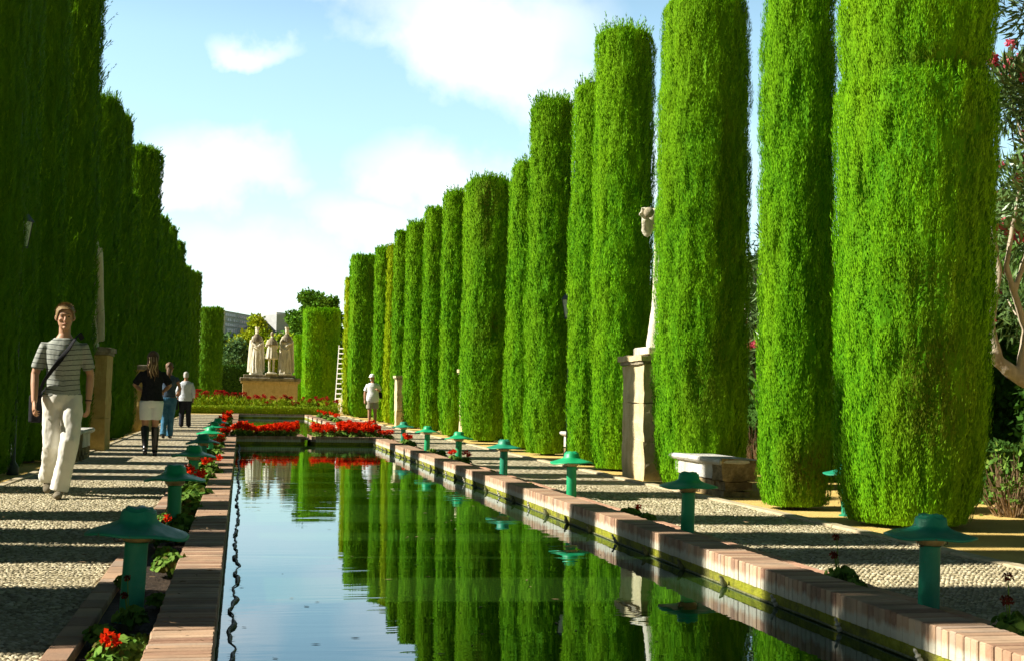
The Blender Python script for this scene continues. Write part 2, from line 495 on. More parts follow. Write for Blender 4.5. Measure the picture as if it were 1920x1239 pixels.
dens = math_(nt, 'ADD', dens, math_(nt, 'MULTIPLY', math_(nt, 'SUBTRACT', n_f, .5), .7))
haze = ramp(nt, sp.outputs[2], [(.0, .75), (.14, .10), (.4, .0)])
cmask = ramp(nt, dens, [(.16, 0.0), (.45, .45), (.90, 1.0)])
cmask = math_(nt, 'MAXIMUM', cmask, haze)
skyc = mixc(nt, cmask, skyc, (8.0, 8.6, 8.9))
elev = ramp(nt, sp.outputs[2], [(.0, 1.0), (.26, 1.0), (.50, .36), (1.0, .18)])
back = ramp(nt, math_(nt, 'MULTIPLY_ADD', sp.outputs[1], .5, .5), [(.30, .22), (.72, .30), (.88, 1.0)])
skyc = mixc(nt, 1.0, skyc, elev, 'MULTIPLY'); skyc = mixc(nt, 1.0, skyc, back, 'MULTIPLY')  # sky dimmed overhead, sideways and behind to weaken the fill light
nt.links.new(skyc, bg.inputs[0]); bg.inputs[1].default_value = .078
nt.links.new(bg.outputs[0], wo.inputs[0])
scn.view_settings.view_transform = 'Standard'
scn.view_settings.look = 'None'
scn.view_settings.exposure = 1.0
scn.view_settings.gamma = 1
# ------------------------------------------------------------------ setting
XL0, XL1 = -.313, -.075        # left coping (top z .10)
XR0, XR1 = 2.864, 3.115        # right coping
ZC = .10; ZW = -.075
Y0 = 1.0
YE = 28.9                      # near face of the cross wall ending the first basin
YB2, YB3 = 31.2, 60.5          # second basin
def quad(mb, x0, x1, y0, y1, z): mb.add([(x0, y0, z), (x1, y0, z), (x1, y1, z), (x0, y1, z)], [(0, 1, 2, 3)])

mb = MB()
for a in ((-900, XL0 - .28, -300, 2500), (XR1 + .24, 900, -300, 2500), (XL0 - .28, XR1 + .24, 62, 2500), (XL0 - .28, XR1 + .24, -300, Y0)):
    quad(mb, *a, -.004)
g = mb.build('ground', M['sand']); tag(g, kind='structure')
mb = MB(); quad(mb, XL0 - .32, XL0 + .05, Y0, 62, -.012); quad(mb, XR1 - .05, XR1 + .28, Y0, 62, -.012)
quad(mb, XL1 - .1, XR0 + .1, YE + .1, YB2 - .1, .03)
tag(mb.build('flower_bed_soil', M['soil']), kind='structure')
# far cobbled path and bed of the near path
mb = MB(); quad(mb, -2.42, -.70, 15.5, 64.2, 0); quad(mb, 3.44, 4.82, 15.0, 64.2, 0); quad(mb, -.70, 3.44, 61.2, 64.2, .001)
tag(mb.build('far_cobbled_path', M['farpath']), kind='structure')
mb = MB(); quad(mb, -2.42, -.70, 2, 15.5, 0); quad(mb, 3.44, 4.82, 1.5, 15.0, 0)
tag(mb.build('path_bed', M['pathbed']), kind='structure')

# pebbles set on edge in slanting rows
def pebbles(x0, x1, y0, y1, name):
    rows = []; y = y0; k = 0
    while y < y1:
        dy = .0165 + .0008 * (y - 3)
        rows.append((y, k, dy)); y += dy * 1.28; k += 1
    P = []
    for yy_, k, dy in rows:
        pitch_ = dy * 1.7
        nx = int((x1 - x0) / pitch_)
        xs = x0 + (np.arange(nx) + .5 + .5 * (k % 2)) * pitch_ + rng.normal(0, .003, nx)
        xs = xs[xs < x1]
        wob = .022 * np.sin(xs * 9 + .9 * math.sin(yy_ * 3)) + .02 * np.sin(xs * 3.1 + yy_)
        ang = (.55 if (k // 2) % 2 else -.55) + rng.normal(0, .22, len(xs))
        L = pitch_ * rng.uniform(.46, .60, len(xs)); W = dy * rng.uniform(.40, .56, len(xs))
        P.append(np.stack([xs, yy_ + wob + rng.normal(0, .003, len(xs)), ang, L, W], 1))
    P = np.concatenate(P)
    n = len(P)
    t = np.arange(6) / 6 * 2 * PI
    cx = np.concatenate([np.cos(t), .72 * np.cos(t), [0]]); cy = np.concatenate([np.sin(t), .72 * np.sin(t), [0]])
    cz = np.concatenate([np.full(6, -.2), np.full(6, .72), [1.0]])
    X = cx[None] * P[:, 3:4]; Y = cy[None] * P[:, 4:5]
    c, s = np.cos(P[:, 2:3]), np.sin(P[:, 2:3])
    hz = P[:, 4:5] * rng.uniform(.55, 1.0, (n, 1))
    tx, ty = rng.normal(0, .16, (n, 1)), rng.normal(0, .16, (n, 1))
    V = np.stack([P[:, 0:1] + X * c - Y * s, P[:, 1:2] + X * s + Y * c, cz[None] * hz + tx * X + ty * Y], 2).reshape(-1, 3)
    V[:, 2] += .004 * np.sin(V[:, 0] * 5) * np.sin(V[:, 1] * 4)
    q = np.array([[i, (i + 1) % 6, 6 + (i + 1) % 6, 6 + i] for i in range(6)])
    tr = np.array([[6 + i, 6 + (i + 1) % 6, 12] for i in range(6)])
    off = (np.arange(n) * 13)[:, None, None]
    me = np_mesh(name, V, [(q[None] + off).reshape(-1, 4), (tr[None] + off).reshape(-1, 3)], M['pebble'], True, {'rnd': np.repeat(rng.random(n), 13)})
    tag(obj(name, me), kind='structure')
pebbles(-2.40, -.71, 4.2, 15.5, 'cobbled_path')
pebbles(3.45, 4.80, 3.2, 15.0, 'cobbled_path')
# kerbs (flush strips)
mb = MB()
y = 2.0
while y < 64:
    L = random.uniform(.6, 1.1); mb.box(4.80, 4.915, y, y + L - .012, -.05, .022 + random.uniform(-.004, .004), .006); y += L
y = 2.0
while y < 64:
    L = random.uniform(.6, 1.1); mb.box(-2.50, -2.40, y, y + L - .012, -.05, .018, .006); y += L
tag(mb.build('path_kerb', M['kerb']), kind='structure')
mb = MB(); y = 1.2
while y < 61:
    mb.box(3.36, 3.44, y, y + .24, -.05, .028 + random.uniform(-.003, .003), .005); y += .25
tag(mb.build('pink_bed_kerb', M['pinkkerb']), kind='structure')
mb = MB(); y = 2.4
while y < 61:
    mb.box(-.70, -.595, y, y + .235, -.05, .032 + random.uniform(-.003, .003), .005); y += .243
tag(mb.build('bed_edging', M['brick2']), kind='structure')

# brick coping -------------------------------------------------------
def coping_run(mb, x0, x1, y0, y1, along='y', h=.115, p=.0555):
    c0, c1 = (y0, y1) if along == 'y' else (x0, x1)
    c = c0
    while c < c1 - .03:
        t = p * random.uniform(.92, 1.08)
        j = random.uniform(-.003, .003); k = random.uniform(-.003, .003); g = t * random.uniform(.05, .12)
        if along == 'y': mb.box(x0 + k, x1 + random.uniform(-.002, .002), c + g, c + t, ZC - h, ZC + j * .7, .004, jit=.0012)
        else: mb.box(c + g, c + t, y0 + k, y1 + random.uniform(-.004, .004), ZC - h, ZC + j * .7, .004, jit=.0012)
        c += t
def wall_body(mb, x0, x1, y0, y1, z0, z1):
    mb.box(x0, x1, y0, y1, z0, z1)
def pool_edge(label, runs):
    t = thing('pool_edge', (0, 0, 0), label, 'pool edge', 'brick edges of the water basins')
    a, b, c = MB(), MB(), MB()
    for x0, x1, y0, y1, al in runs:
        coping_run(a, x0, x1, y0, y1, al)
        b.box(x0 + .007, x1 - .007, y0 + .006, y1 - .006, ZC - .112, ZC - .008)
        c.box(x0 + .004, x1 - .004, y0 + .005, y1 - .005, -.60, ZC - .1155)
    a.build('brick_coping', M['brick'], t); b.build('mortar_bed', M['mortar'], t)
    o = c.build('mossy_wall', M['moss'], t)
    return t
pool_edge('low brick edge of the near basin beside the left row of green lamps', [(XL0, XL1, Y0, YE, 'y')])
pool_edge('long right brick edge of the near basin, with yellow moss and jets below', [(XR0, XR1, Y0, YE, 'y')])
CH0, CH1 = 1.32, 1.62
pool_edge('short brick cross wall in front of the left bed of red geraniums', [(XL0, CH0, YE, YE + .25, 'x')])
pool_edge('short brick cross wall in front of the right bed of red geraniums', [(CH1, XR1, YE, YE + .25, 'x')])
pool_edge('brick edge of the far basin, left side, seen past the left geranium bed', [(XL0, XL1, YE + .25, YB3, 'y')])
pool_edge('brick edge of the far basin, right side, running back to the low hedge', [(XR0, XR1, YE + .25, YB3, 'y')])
pool_edge('brick end wall of the far basin in front of the low hedge', [(XL0, XR1, YB3, YB3 + .25, 'x')])
pool_edge('brick wall at the back of the left geranium bed', [(XL1, CH0, YB2 - .25, YB2, 'x')])
pool_edge('brick wall at the back of the right geranium bed', [(CH1, XR0, YB2 - .25, YB2, 'x')])
pool_edge('thin brick edge of the narrow channel, left of the gap between the geranium beds', [(CH0 - .02, CH0 + .08, YE + .25, YB2 - .25, 'y')])
pool_edge('thin brick edge of the narrow channel, right of the gap between the geranium beds', [(CH1 - .08, CH1 + .02, YE + .25, YB2 - .25, 'y')])
mb = MB(); quad(mb, XL1 - .04, XR0 + .04, Y0, YE + .03, ZW); quad(mb, CH0 + .03, CH1 - .03, YE + .03, YB2 - .03, ZW); quad(mb, XL1 - .04, XR0 + .04, YB2 - .03, YB3 + .05, ZW)
tag(mb.build('water', M['water']), kind='structure')

# pipe with jets along the right wall
pt = thing('water_pipe', (XR0 - .006, 0, ZW + .008), 'thin mossy water pipe with small jets along the foot of the right pool wall', 'water pipe')
mb = MB(); pts = []; y = 3.0
while y < YE - .1:
    pts.append((random.uniform(-.002, .002), y, random.uniform(-.003, .002))); y += .4
mb.tube(pts, .006, 8); mb.build('pipe', M['pipe'], pt, smooth=True)
jm = MB()
jm.lathe([(.012, -.012), (.013, .004), (.010, .006), (.010, .018), (.014, .020), (.014, .026), (.007, .029), (.007, .044), (.009, .046), (.005, .056), (.002, .058)], 10)
jm = jm.mesh('water_jet', M['brass'], True)
jm2 = MB(); jm2.lathe([(.016, -.02), (.019, .0), (.016, .02), (.013, .035), (.007, .05), (.003, .056)], 8, fn=lambda x, y, z: [x + .004 * math.sin(z * 200), y, z])
jm2 = jm2.mesh('mossy_water_jet', M['pipe'], True)
for i in range(31):
    S = 5.58 + .75 * i
    y = YS(XR0, S)
    if y > YE - .2: break
    o = obj('water_jet', jm if i < 3 or random.random() < .25 else jm2, pt, (-.022, y, .012))
    o.rotation_euler = (random.uniform(-.2, .2), -.35 + random.uniform(-.2, .1), 0)

# black, weed-hung hose afloat along the left wall
hb = MB(); pts = []; y = 3.2
while y < YE - .2:
    Sx = y
    amp_ = .012 if y < 9 else .006
    x = XL1 + .070 + amp_ * math.sin(y * 9.0) + .006 * math.sin(y * 23) + .01 * math.sin(y * 1.7)
    pts.append((x, y, ZW + .004 + .004 * math.sin(y * 5))); y += .06
rad = [max(.004, .0085 + .0045 * math.sin(p[1] * 7.3) + .003 * math.sin(p[1] * 17)) for p in pts]
hb.tube(pts, rad, 8)
for p in pts[::1]:
    for s_ in (-1, 1):
        if random.random() < .6:
            L = random.uniform(.008, .03); a = random.uniform(-.8, .8)
            x, y, z = p
            hb.add([(x, y - .006, z), (x, y + .006, z), (x + s_ * L, y + L * a, z + .002)], [(0, 1, 2)])
tag(hb.build('floating_hose', M['black'], smooth=True), 'wavy black hose hung with weed, afloat along the left pool wall', 'hose')

# fallen leaves on the water and the coping
lf = MB()
for k in range(170):
    x = random.uniform(0.0, 2.8); S = random.uniform(5, 26); y = YS(x, S); r = random.uniform(.006, .022); a = random.uniform(0, 6)
    V = [(x + r * math.cos(a + t) * e, y + r * math.sin(a + t) * e, ZW + .003) for t, e in ((0, 1.3), (1.3, .5), (PI, 1.2), (PI + 1.4, .5))]
    lf.add(V, [(0, 1, 2, 3)])
tag(lf.build('floating_leaves', M['twig']), 'tiny brown leaves scattered afloat on the near basin', 'leaves', kind='stuff')

# ------------------------------------------------------------------ bollard lamps
def bollard(kind, bend=.014):
    paint = M[kind]
    t = thing('bollard_lamp', (0, 0, 0), 'x', 'garden lamp', 'green bollard lamps along the basin')
    mb = MB()
    mb.lathe([(.075, -.03), (.075, .006), (.052, .010), (.050, .33), (.056, .335)], 28)
    mb.build('pole', paint, t, smooth=False)
    mb = MB(); mb.lathe([(.050, .335), (.068, .345), (.075, .365), (.070, .385)], 28); mb.build('lens', M['lens'], t, smooth=True)
    def droop(x, y, z): return [x, y, z - bend * (x / .22) ** 2 + .004 * math.sin(5 * math.atan2(y, x))]
    mb = MB()
    mb.lathe([(.060, .378), (.14, .384), (.214, .377), (.222, .378), (.223, .387), (.212, .392), (.16, .402), (.115, .413), (.092, .423), (.080, .435), (.075, .468), (.071, .472), (.063, .473), (.060, .482), (.055, .485), (.0, .486)], 40, fn=droop, cap=False)
    mb.build('hat', paint, t, smooth=True)
    mb = MB(); mb.tube([(-.085, -.02, .375), (-.095, -.02, .34), (-.085, -.02, .332), (-.06, -.02, .334)], .0028, 6); mb.build('wire_bracket', M['wire'], t)
    mb = MB(); mb.tube([(.075, -.03, .375), (.082, -.03, .343), (.06, -.03, .338)], .0028, 6); mb.build('wire_bracket', M['wire'], t)
    return t
def copy_tree(o, parent=None):
    c = o.copy(); COL.objects.link(c); c.parent = parent
    for ch in list(o.children): copy_tree(ch, c)
    return c
protoG = bollard('green'); protoT = bollard('teal', .006); protoB = bollard('teal', .022)
usedG = [False, False, False]
def put_bollard(x, S, kind, label, rz=0, tilt=0, sc=1.0):
    i = ('green', 'teal', 'bent').index(kind)
    src = (protoG, protoT, protoB)[i]
    o = copy_tree(src) if usedG[i] else src
    usedG[i] = True
    o.location = (x, YS(x, S), 0); o.rotation_euler = (random.uniform(-.02, .02), tilt, rz); o.scale = (sc, sc, sc)
    o['label'] = label
ordn = ['nearest', 'second', 'third', 'fourth', 'fifth', 'sixth', 'seventh']
for i in range(7):
    k = 'bent' if i in (0, 3) else 'green'
    put_bollard(-.46, 6.0 + 3.67 * i if i else 5.95, k, '%s green lamp from the viewer in the left row beside the basin' % ordn[i] if i else 'nearest green lamp of the left row, wide drooping hat, beside the red geranium', rz=random.uniform(-.4, .4) if i else -.15, tilt=.05 if i == 0 else random.uniform(-.03, .03), sc=1.03 if i == 0 else 1)
for i in range(7):
    k = 'teal' if i in (0, 3, 6) else 'green'
    put_bollard(3.33, 6.47 + 3.47 * i, k, '%s green lamp from the viewer in the right row behind the brick edge' % ordn[i] if i else 'nearest lamp of the right row, large teal hat, at the lower right corner', rz=random.uniform(-.4, .4) if i else .2, tilt=random.uniform(-.02, .02))
put_bollard(5.47, 12.05, 'teal', 'teal lamp half hidden between the two nearest right cypresses')

# ------------------------------------------------------------------ leaves as kites
def kites(P, D, Nn, L, W, rnd, brn=None, back=.15, fold=0.0):
    """P base points, D unit directions, Nn face normals, L length, W half width -> V, F"""
    side = np.cross(D, Nn); side /= np.linalg.norm(side, axis=1, keepdims=True) + 1e-9
    L = L[:, None]; W = W[:, None]
    a = P - D * L * back
    b = P + D * L * .35 + side * W
    c = P + D * L
    d = P + D * L * .35 - side * W
    V = np.stack([a, b, c, d], 1).reshape(-1, 3)
    F = np.arange(len(P) * 4).reshape(-1, 4)
    at = {'rnd': np.repeat(rnd, 4)}
    at['brn'] = np.repeat(brn if brn is not None else np.zeros(len(P)), 4)
    return V, F, at

def unit(a): return a / (np.linalg.norm(a, axis=1, keepdims=True) + 1e-9)

def cypress(label, X, S, r, H, mat='cyp', rag=0.0, steps=(), dead_shade=(), taper=.06, dens=1.0, cat='cypress', lean=0.0, z0=.03, sq=2.0, leaf=1.0, ry=None, tuft=.5, group='clipped cypress columns along the pool', name='cypress', stick=1.0, bulge=.05, lips=()):
    seed = rng.integers(1, 9999)
    Y = YS(X, S)
    t = thing(name, (X, Y, 0), label, cat, group)
    caz = math.atan2(-Y, -X); dead_shade = [(caz + d_[0],) + tuple(d_[1:]) for d_ in dead_shade]
    ry = ry or r
    L0 = max(.032, .0021 * S) * leaf; W0 = L0 * .13
    def prof(z):
        k = np.clip(z / H, 0, 1)
        p = 1 - taper * k ** 1.5
        p = p * (1 - .26 * np.exp(-z / .30)) 
        top = np.clip((H - z) / (.16 if sq > 3 else .35 * r + .08), 0, 1)
        p = p * np.sqrt(np.clip(1 - (1 - top) ** 2.6, 0, 1))
        for zs, f, wdt in steps:
            p = p * (1 + f * 0.5 * (1 + np.tanh((z - zs) / wdt)))
        return p
    def surf(th, z):
        c, s = np.cos(th), np.sin(th)
        e = (np.abs(c) ** sq + np.abs(s) ** sq) ** (-1 / sq)
        q = np.stack([c * 1.1 + 5, s * 1.1 + 5, z * .55], -1)
        R = prof(z) * e * (1 + bulge * 1.3 * fbm(q, seed))
        q2 = np.stack([c * r * 7 + 50, s * r * 7 + 50, z * 1.6], -1)
        q3 = np.stack([c * r * 20 + 90, s * r * 20 + 90, z * 3.6], -1)
        d = .035 * fbm(q2, seed + 3, 2) + (.036 + .0004 * S) * vnoise(q3, seed + 9)
        for (t0, zc, rt, rz_, st) in dead_shade:
            dt = (th - t0 + PI) % (2 * PI) - PI
            m_ = np.exp(-((dt / rt) ** 2 + ((z - zc) / rz_) ** 2) * 1.2)
            d = d - .10 * st * m_
        return R, d
    def pos(th, z, off=0.0):
        R, d = surf(th, z)
        return np.stack([np.cos(th) * (R * r + d + off) + lean * z, np.sin(th) * (R * ry + d + off), z], -1)
    # core
    nth = int(np.clip(2 * PI * r / (.05 * max(1, S / 14)), 24, 90)); nz_ = int(np.clip(H / (.07 * max(1, S / 14)), 24, 120))
    th = np.linspace(0, 2 * PI, nth, endpoint=False); zz = np.concatenate([np.linspace(z0, H * .97, nz_), H * np.array([.985, .995, 1.0])])
    T, Z = np.meshgrid(th, zz)
    Vc = pos(T, Z, -.058).reshape(-1, 3)
    n, m_ = len(zz), nth
    i, j = np.meshgrid(np.arange(n - 1), np.arange(m_), indexing='ij')
    Fq = np.stack([i * m_ + j, i * m_ + (j + 1) % m_, (i + 1) * m_ + (j + 1) % m_, (i + 1) * m_ + j], -1).reshape(-1, 4)
    nc = len(Vc)
    # sprays
    area = 2 * PI * r * H
    ns = int(area * dens * 2.0 / (L0 * W0 * 1.15))
    th = rng.uniform(0, 2 * PI, ns); z = rng.uniform(z0, H, ns)
    ntop = int(PI * r * r * 3 / (L0 * W0)); 
    ut = np.sqrt(rng.random(ntop)); 
    th = np.concatenate([th, rng.uniform(0, 2 * PI, ntop)])
    z = np.concatenate([z, H - (.16 if sq > 3 else .35 * r + .08) * (1 - np.sqrt(np.clip(1 - ut ** 2, 0, 1))) * .9])
    z = np.clip(z, z0, H - .004)
    # clumping
    q = np.stack([np.cos(th) * r * 22, np.sin(th) * r * 22, z * 7], -1)
    cl = vnoise(q + 30, seed + 5)
    keep = rng.random(len(th)) < np.clip(.68 + .95 * cl, .14, 1)
    brn = np.zeros(len(th))
    for (t0, zc, rt, rz_, st) in dead_shade:
        dt = (th - t0 + PI) % (2 * PI) - PI
        mm = np.exp(-((dt / rt) ** 2 + ((z - zc) / rz_) ** 2))
        nn = fbm(np.stack([th * 4, z * 5, z * 0], -1), seed + 8) * .6
        mm = np.clip((mm + nn * mm) * 1.3, 0, 1)
        brn = np.maximum(brn, mm * min(1, st)); keep &= rng.random(len(th)) > mm * .62 * min(1, st)
    th, z, brn, cl = th[keep], z[keep], brn[keep], cl[keep]
    k = len(th)
    P = pos(th, z, -.02) ; P += rng.normal(0, .008 + .0003 * S, P.shape) * np.array([1, 1, .3])
    out = np.stack([np.cos(th), np.sin(th), np.zeros(k)], -1)
    tilt = np.abs(rng.normal(.20, .14, k))[:, None]
    tang = np.stack([-np.sin(th), np.cos(th), np.zeros(k)], -1) * rng.normal(0, .20, k)[:, None]
    D = unit(np.array([0, 0, 1.0]) * np.cos(tilt) + out * np.sin(tilt) + tang)
    Nn = unit(out + rng.normal(0, .38, (k, 3)))
    L = L0 * rng.uniform(.6, 1.5, k) * (1 + .5 * (rng.random(k) < .06) * stick)
    W = W0 * rng.uniform(.7, 1.3, k)
    rnd = np.clip(.52 + .26 * rng.normal(0, 1, k) + .45 * cl, 0, 1)
    if mat == 'cyp_shaded': rnd = rnd * .48  # left row: shade put into the colour of the body leaves
    parts = [kites(P, D, Nn, L, W, rnd, brn * rng.uniform(.5, 1, k))]
    # upright feathery tips on the crown edge, shaggy ones down the side
    nr0 = int((160 + 1500 * rag) * (r / .5)); nr = nr0 + 260 * len(lips)
    if nr:
        th = rng.uniform(0, 2 * PI, nr)
        if rag > 0:
            z = np.where(rng.random(nr) < .35, H - np.abs(rng.normal(0, .12, nr)) - .02, H - rng.random(nr) ** 1.6 * H * .75)
        else: z = H - np.abs(rng.normal(0, .05, nr)) - .02
        for q_, zl in enumerate(lips):
            a_ = nr0 + 260 * q_; z[a_:a_ + 260] = zl - .04 + .05 * np.sin(th[a_:a_ + 260] * 3 + q_) + rng.normal(0, .02, 260)
        z = np.clip(z, .3, H - .01)
        B = pos(th, z, -.03)
        # top spread inward
        u_ = rng.random(nr) < .5
        B[:, :2] = np.where((u_ & (z > H - .25))[:, None], B[:, :2] * np.sqrt(rng.random(nr))[:, None], B[:, :2])
        B[:, 2] = np.where(u_ & (z > H - .25), H - .05, B[:, 2])
        out = np.stack([np.cos(th), np.sin(th), np.zeros(nr)], -1)
        tl = np.abs(rng.normal(.12 + .45 * rag * (z < H - .4), .2, nr))[:, None]
        Dm = unit(np.array([0, 0, 1.0]) * np.cos(tl) + out * np.sin(tl) + rng.normal(0, .1, (nr, 3)))
        LL = (.07 + tuft * .34 * rng.random(nr) ** 1.6) * (1 + .5 * rag); LL[nr0:] *= .6
        m2 = 20
        s_ = rng.random((nr, m2)) ** 1.3
        Pq = (B[:, None] + Dm[:, None] * (LL[:, None] * s_)[..., None]).reshape(-1, 3)
        Dq = unit(np.repeat(Dm, m2, 0) + rng.normal(0, .28, (nr * m2, 3)))
        Nq = unit(rng.normal(0, 1, (nr * m2, 3)))
        parts.append(kites(Pq, Dq, Nq, L0 * (1 + .6 * rag) * rng.uniform(.6, 1.2, nr * m2), W0 * rng.uniform(.7, 1.2, nr * m2), rng.uniform(.55, 1, nr * m2)))  # tips get bright leaf values, painting sunlit tops
    V = [Vc]; F = [Fq]; R_ = [np.full(nc, .3)]; Bn = [np.zeros(nc)]; off = nc
    for v, f, a in parts:
        V.append(v); F.append(f + off); R_.append(a['rnd']); Bn.append(a['brn']); off += len(v)
    me = np_mesh('foliage', np.concatenate(V), np.concatenate(F), M[mat], False, {'rnd': np.concatenate(R_), 'brn': np.concatenate(Bn)})
    obj('foliage', me, t)
    mb = MB(); mb.tube([(0, 0, -.1), (0, 0, .4), (0, 0, 1.2)], [.16 * r / .5, .12 * r / .5, .1 * r / .5], 10); mb.build('trunk', M['bark'], t, smooth=True)
    return t

A = math.atan2
# right row, nearest first -------------------------------------------
cam_side = 0.0     # azimuth on the column that faces the camera
cypress('thickest clipped cypress at the right, with waist-like folds, behind the nearest right lamp', 5.60, 11.2, .645, 6.9, taper=-.10, lean=.012, steps=((3.72, -.10, .03), (4.05, .085, .16), (4.45, -.08, .03), (4.9, .07, .15), (2.75, .03, .2)), lips=(3.72, 4.45), dead_shade=((cam_side + .35, 1.15, .5, .6, .75), (cam_side - .75, 2.85, .07, .18, 1.8), (cam_side + .3, 2.0, .45, .22, .55), (cam_side + .75, 3.1, .35, .8, .35), (.55, 3.86, .8, .09, .6), (.3, 4.58, .9, .09, .6)), bulge=.04)  # last two patches paint the dark of the fold above each lip
cypress('slim clipped cypress second from the right, touching the path edge', 5.30, 12.75, .385, 7.1, taper=.12, dead_shade=((cam_side + .6, .35, .9, .3, .9), (cam_side + .5, 2.4, .35, 1.6, .3)))
cypress('broad smooth cypress right of the tall stone pedestal and behind the stone bench', 5.47, 15.9, .585, 6.02, taper=.10, dead_shade=((cam_side + .1, 1.1, .4, .35, .6), (cam_side + .4, 1.6, .3, .25, .5), (cam_side + .55, 3.2, .35, 2.0, .35)), dens=1.0)
cypress('cypress directly left of the tall stone pedestal, with feathery top', 5.42, 19.1, .47, 6.45, rag=.22, taper=.1)
cypress('narrow cypress just left of the broad one beside the stone pedestal', 5.36, 20.6, .35, 6.0, rag=.15, taper=.12)
cypress('cypress with a bristly untrimmed top, midway along the right row', 5.50, 23.9, .45, 6.45, rag=.40, taper=.12)
cypress('narrow cypress tucked behind the bristly-topped one in the right row', 5.58, 26.4, .40, 5.75, taper=.2)
cypress('stout flat-topped cypress with a brown withered patch near its top', 5.62, 30.6, .625, 6.12, dead_shade=((cam_side - .05, 5.55, .42, .5, 1.0), (cam_side - .1, 4.8, .2, .5, .7), (cam_side + .25, 2.6, .15, .35, 1.0), (cam_side - .2, 2.4, .3, .6, .3)), taper=.05)
cypress('slender cypress directly left of the stout flat-topped one', 5.40, 34.2, .34, 6.35, rag=.1)
cypress('cypress with two small rusty spots on its side in the right row', 5.40, 37.9, .33, 6.4, dead_shade=((cam_side, 5.2, .2, .1, 1.0), (cam_side, 4.4, .2, .1, 1.0)))
cypress('cypress left of the rusty-spotted one, round topped', 5.42, 41.8, .37, 6.5, rag=.1)
cypress('thin bright cypress squeezed between two wider ones far along the right row', 5.42, 46.0, .28, 6.7, mat='cyp')
cypress('pointed yellowish cypress far along the right row, third before the square block', 5.42, 48.6, .26, 6.5, mat='cyp_yel', taper=.3)
cypress('cypress directly right of the square-topped block at the end of the right row', 5.40, 51.5, .36, 6.75, rag=.1)
cypress('wide square-topped cypress block behind the man in the white cap', 5.55, 60.5, .70, 7.35, sq=8, taper=.0, bulge=.02, dead_shade=((cam_side + .3, 6.3, .3, .6, .4),))
cypress('yellowest clipped cypress, last on the right before the white ladder', 5.46, 67.5, .36, 6.9, mat='cyp_yel', taper=.05)
cypress('big square cypress block behind the white ladder', 4.95, 84, 1.12, 6.35, sq=8, taper=.0, bulge=.02, leaf=.8)
cypress('small clipped column between the statues and the big square block', 4.02, 94, .46, 5.1, taper=.02, leaf=.7)
# left row -----------------------------------------------------------
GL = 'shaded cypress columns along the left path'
D_ = 'cyp_shaded'
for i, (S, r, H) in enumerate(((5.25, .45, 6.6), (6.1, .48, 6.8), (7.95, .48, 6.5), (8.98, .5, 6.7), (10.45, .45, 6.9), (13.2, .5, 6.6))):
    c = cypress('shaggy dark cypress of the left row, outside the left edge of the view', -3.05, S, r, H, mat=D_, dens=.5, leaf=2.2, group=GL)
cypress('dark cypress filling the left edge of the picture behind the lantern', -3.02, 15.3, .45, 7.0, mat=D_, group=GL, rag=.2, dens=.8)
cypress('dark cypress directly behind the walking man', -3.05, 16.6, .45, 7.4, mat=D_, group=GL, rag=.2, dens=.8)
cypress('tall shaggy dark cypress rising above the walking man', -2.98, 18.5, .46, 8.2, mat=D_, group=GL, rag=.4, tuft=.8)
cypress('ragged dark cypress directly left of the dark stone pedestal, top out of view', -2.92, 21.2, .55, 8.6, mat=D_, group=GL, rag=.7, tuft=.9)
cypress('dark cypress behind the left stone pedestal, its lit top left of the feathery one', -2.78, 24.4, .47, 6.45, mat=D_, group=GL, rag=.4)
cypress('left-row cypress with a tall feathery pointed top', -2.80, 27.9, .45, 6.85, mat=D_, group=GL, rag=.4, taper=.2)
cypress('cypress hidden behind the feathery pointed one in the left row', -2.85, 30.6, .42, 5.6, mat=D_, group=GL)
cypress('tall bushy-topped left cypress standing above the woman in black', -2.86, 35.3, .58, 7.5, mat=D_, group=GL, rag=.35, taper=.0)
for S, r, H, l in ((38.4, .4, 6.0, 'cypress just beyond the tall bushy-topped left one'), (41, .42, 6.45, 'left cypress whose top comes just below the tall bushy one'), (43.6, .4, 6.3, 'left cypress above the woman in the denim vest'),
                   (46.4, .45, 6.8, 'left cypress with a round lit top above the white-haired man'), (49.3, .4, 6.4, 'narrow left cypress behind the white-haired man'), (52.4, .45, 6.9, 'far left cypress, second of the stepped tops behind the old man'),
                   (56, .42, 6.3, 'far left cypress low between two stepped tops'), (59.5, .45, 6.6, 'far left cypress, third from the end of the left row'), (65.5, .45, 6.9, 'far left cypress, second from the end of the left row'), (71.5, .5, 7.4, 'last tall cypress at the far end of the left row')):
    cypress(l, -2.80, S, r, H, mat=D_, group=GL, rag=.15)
cypress('wide square cypress block at the end of the left row, lower than the rest', -1.85, 79, .64, 5.95, mat=D_, sq=7, taper=.0, group=GL, bulge=.02)  # shaded leaf colour stands in for the neighbours' shadow
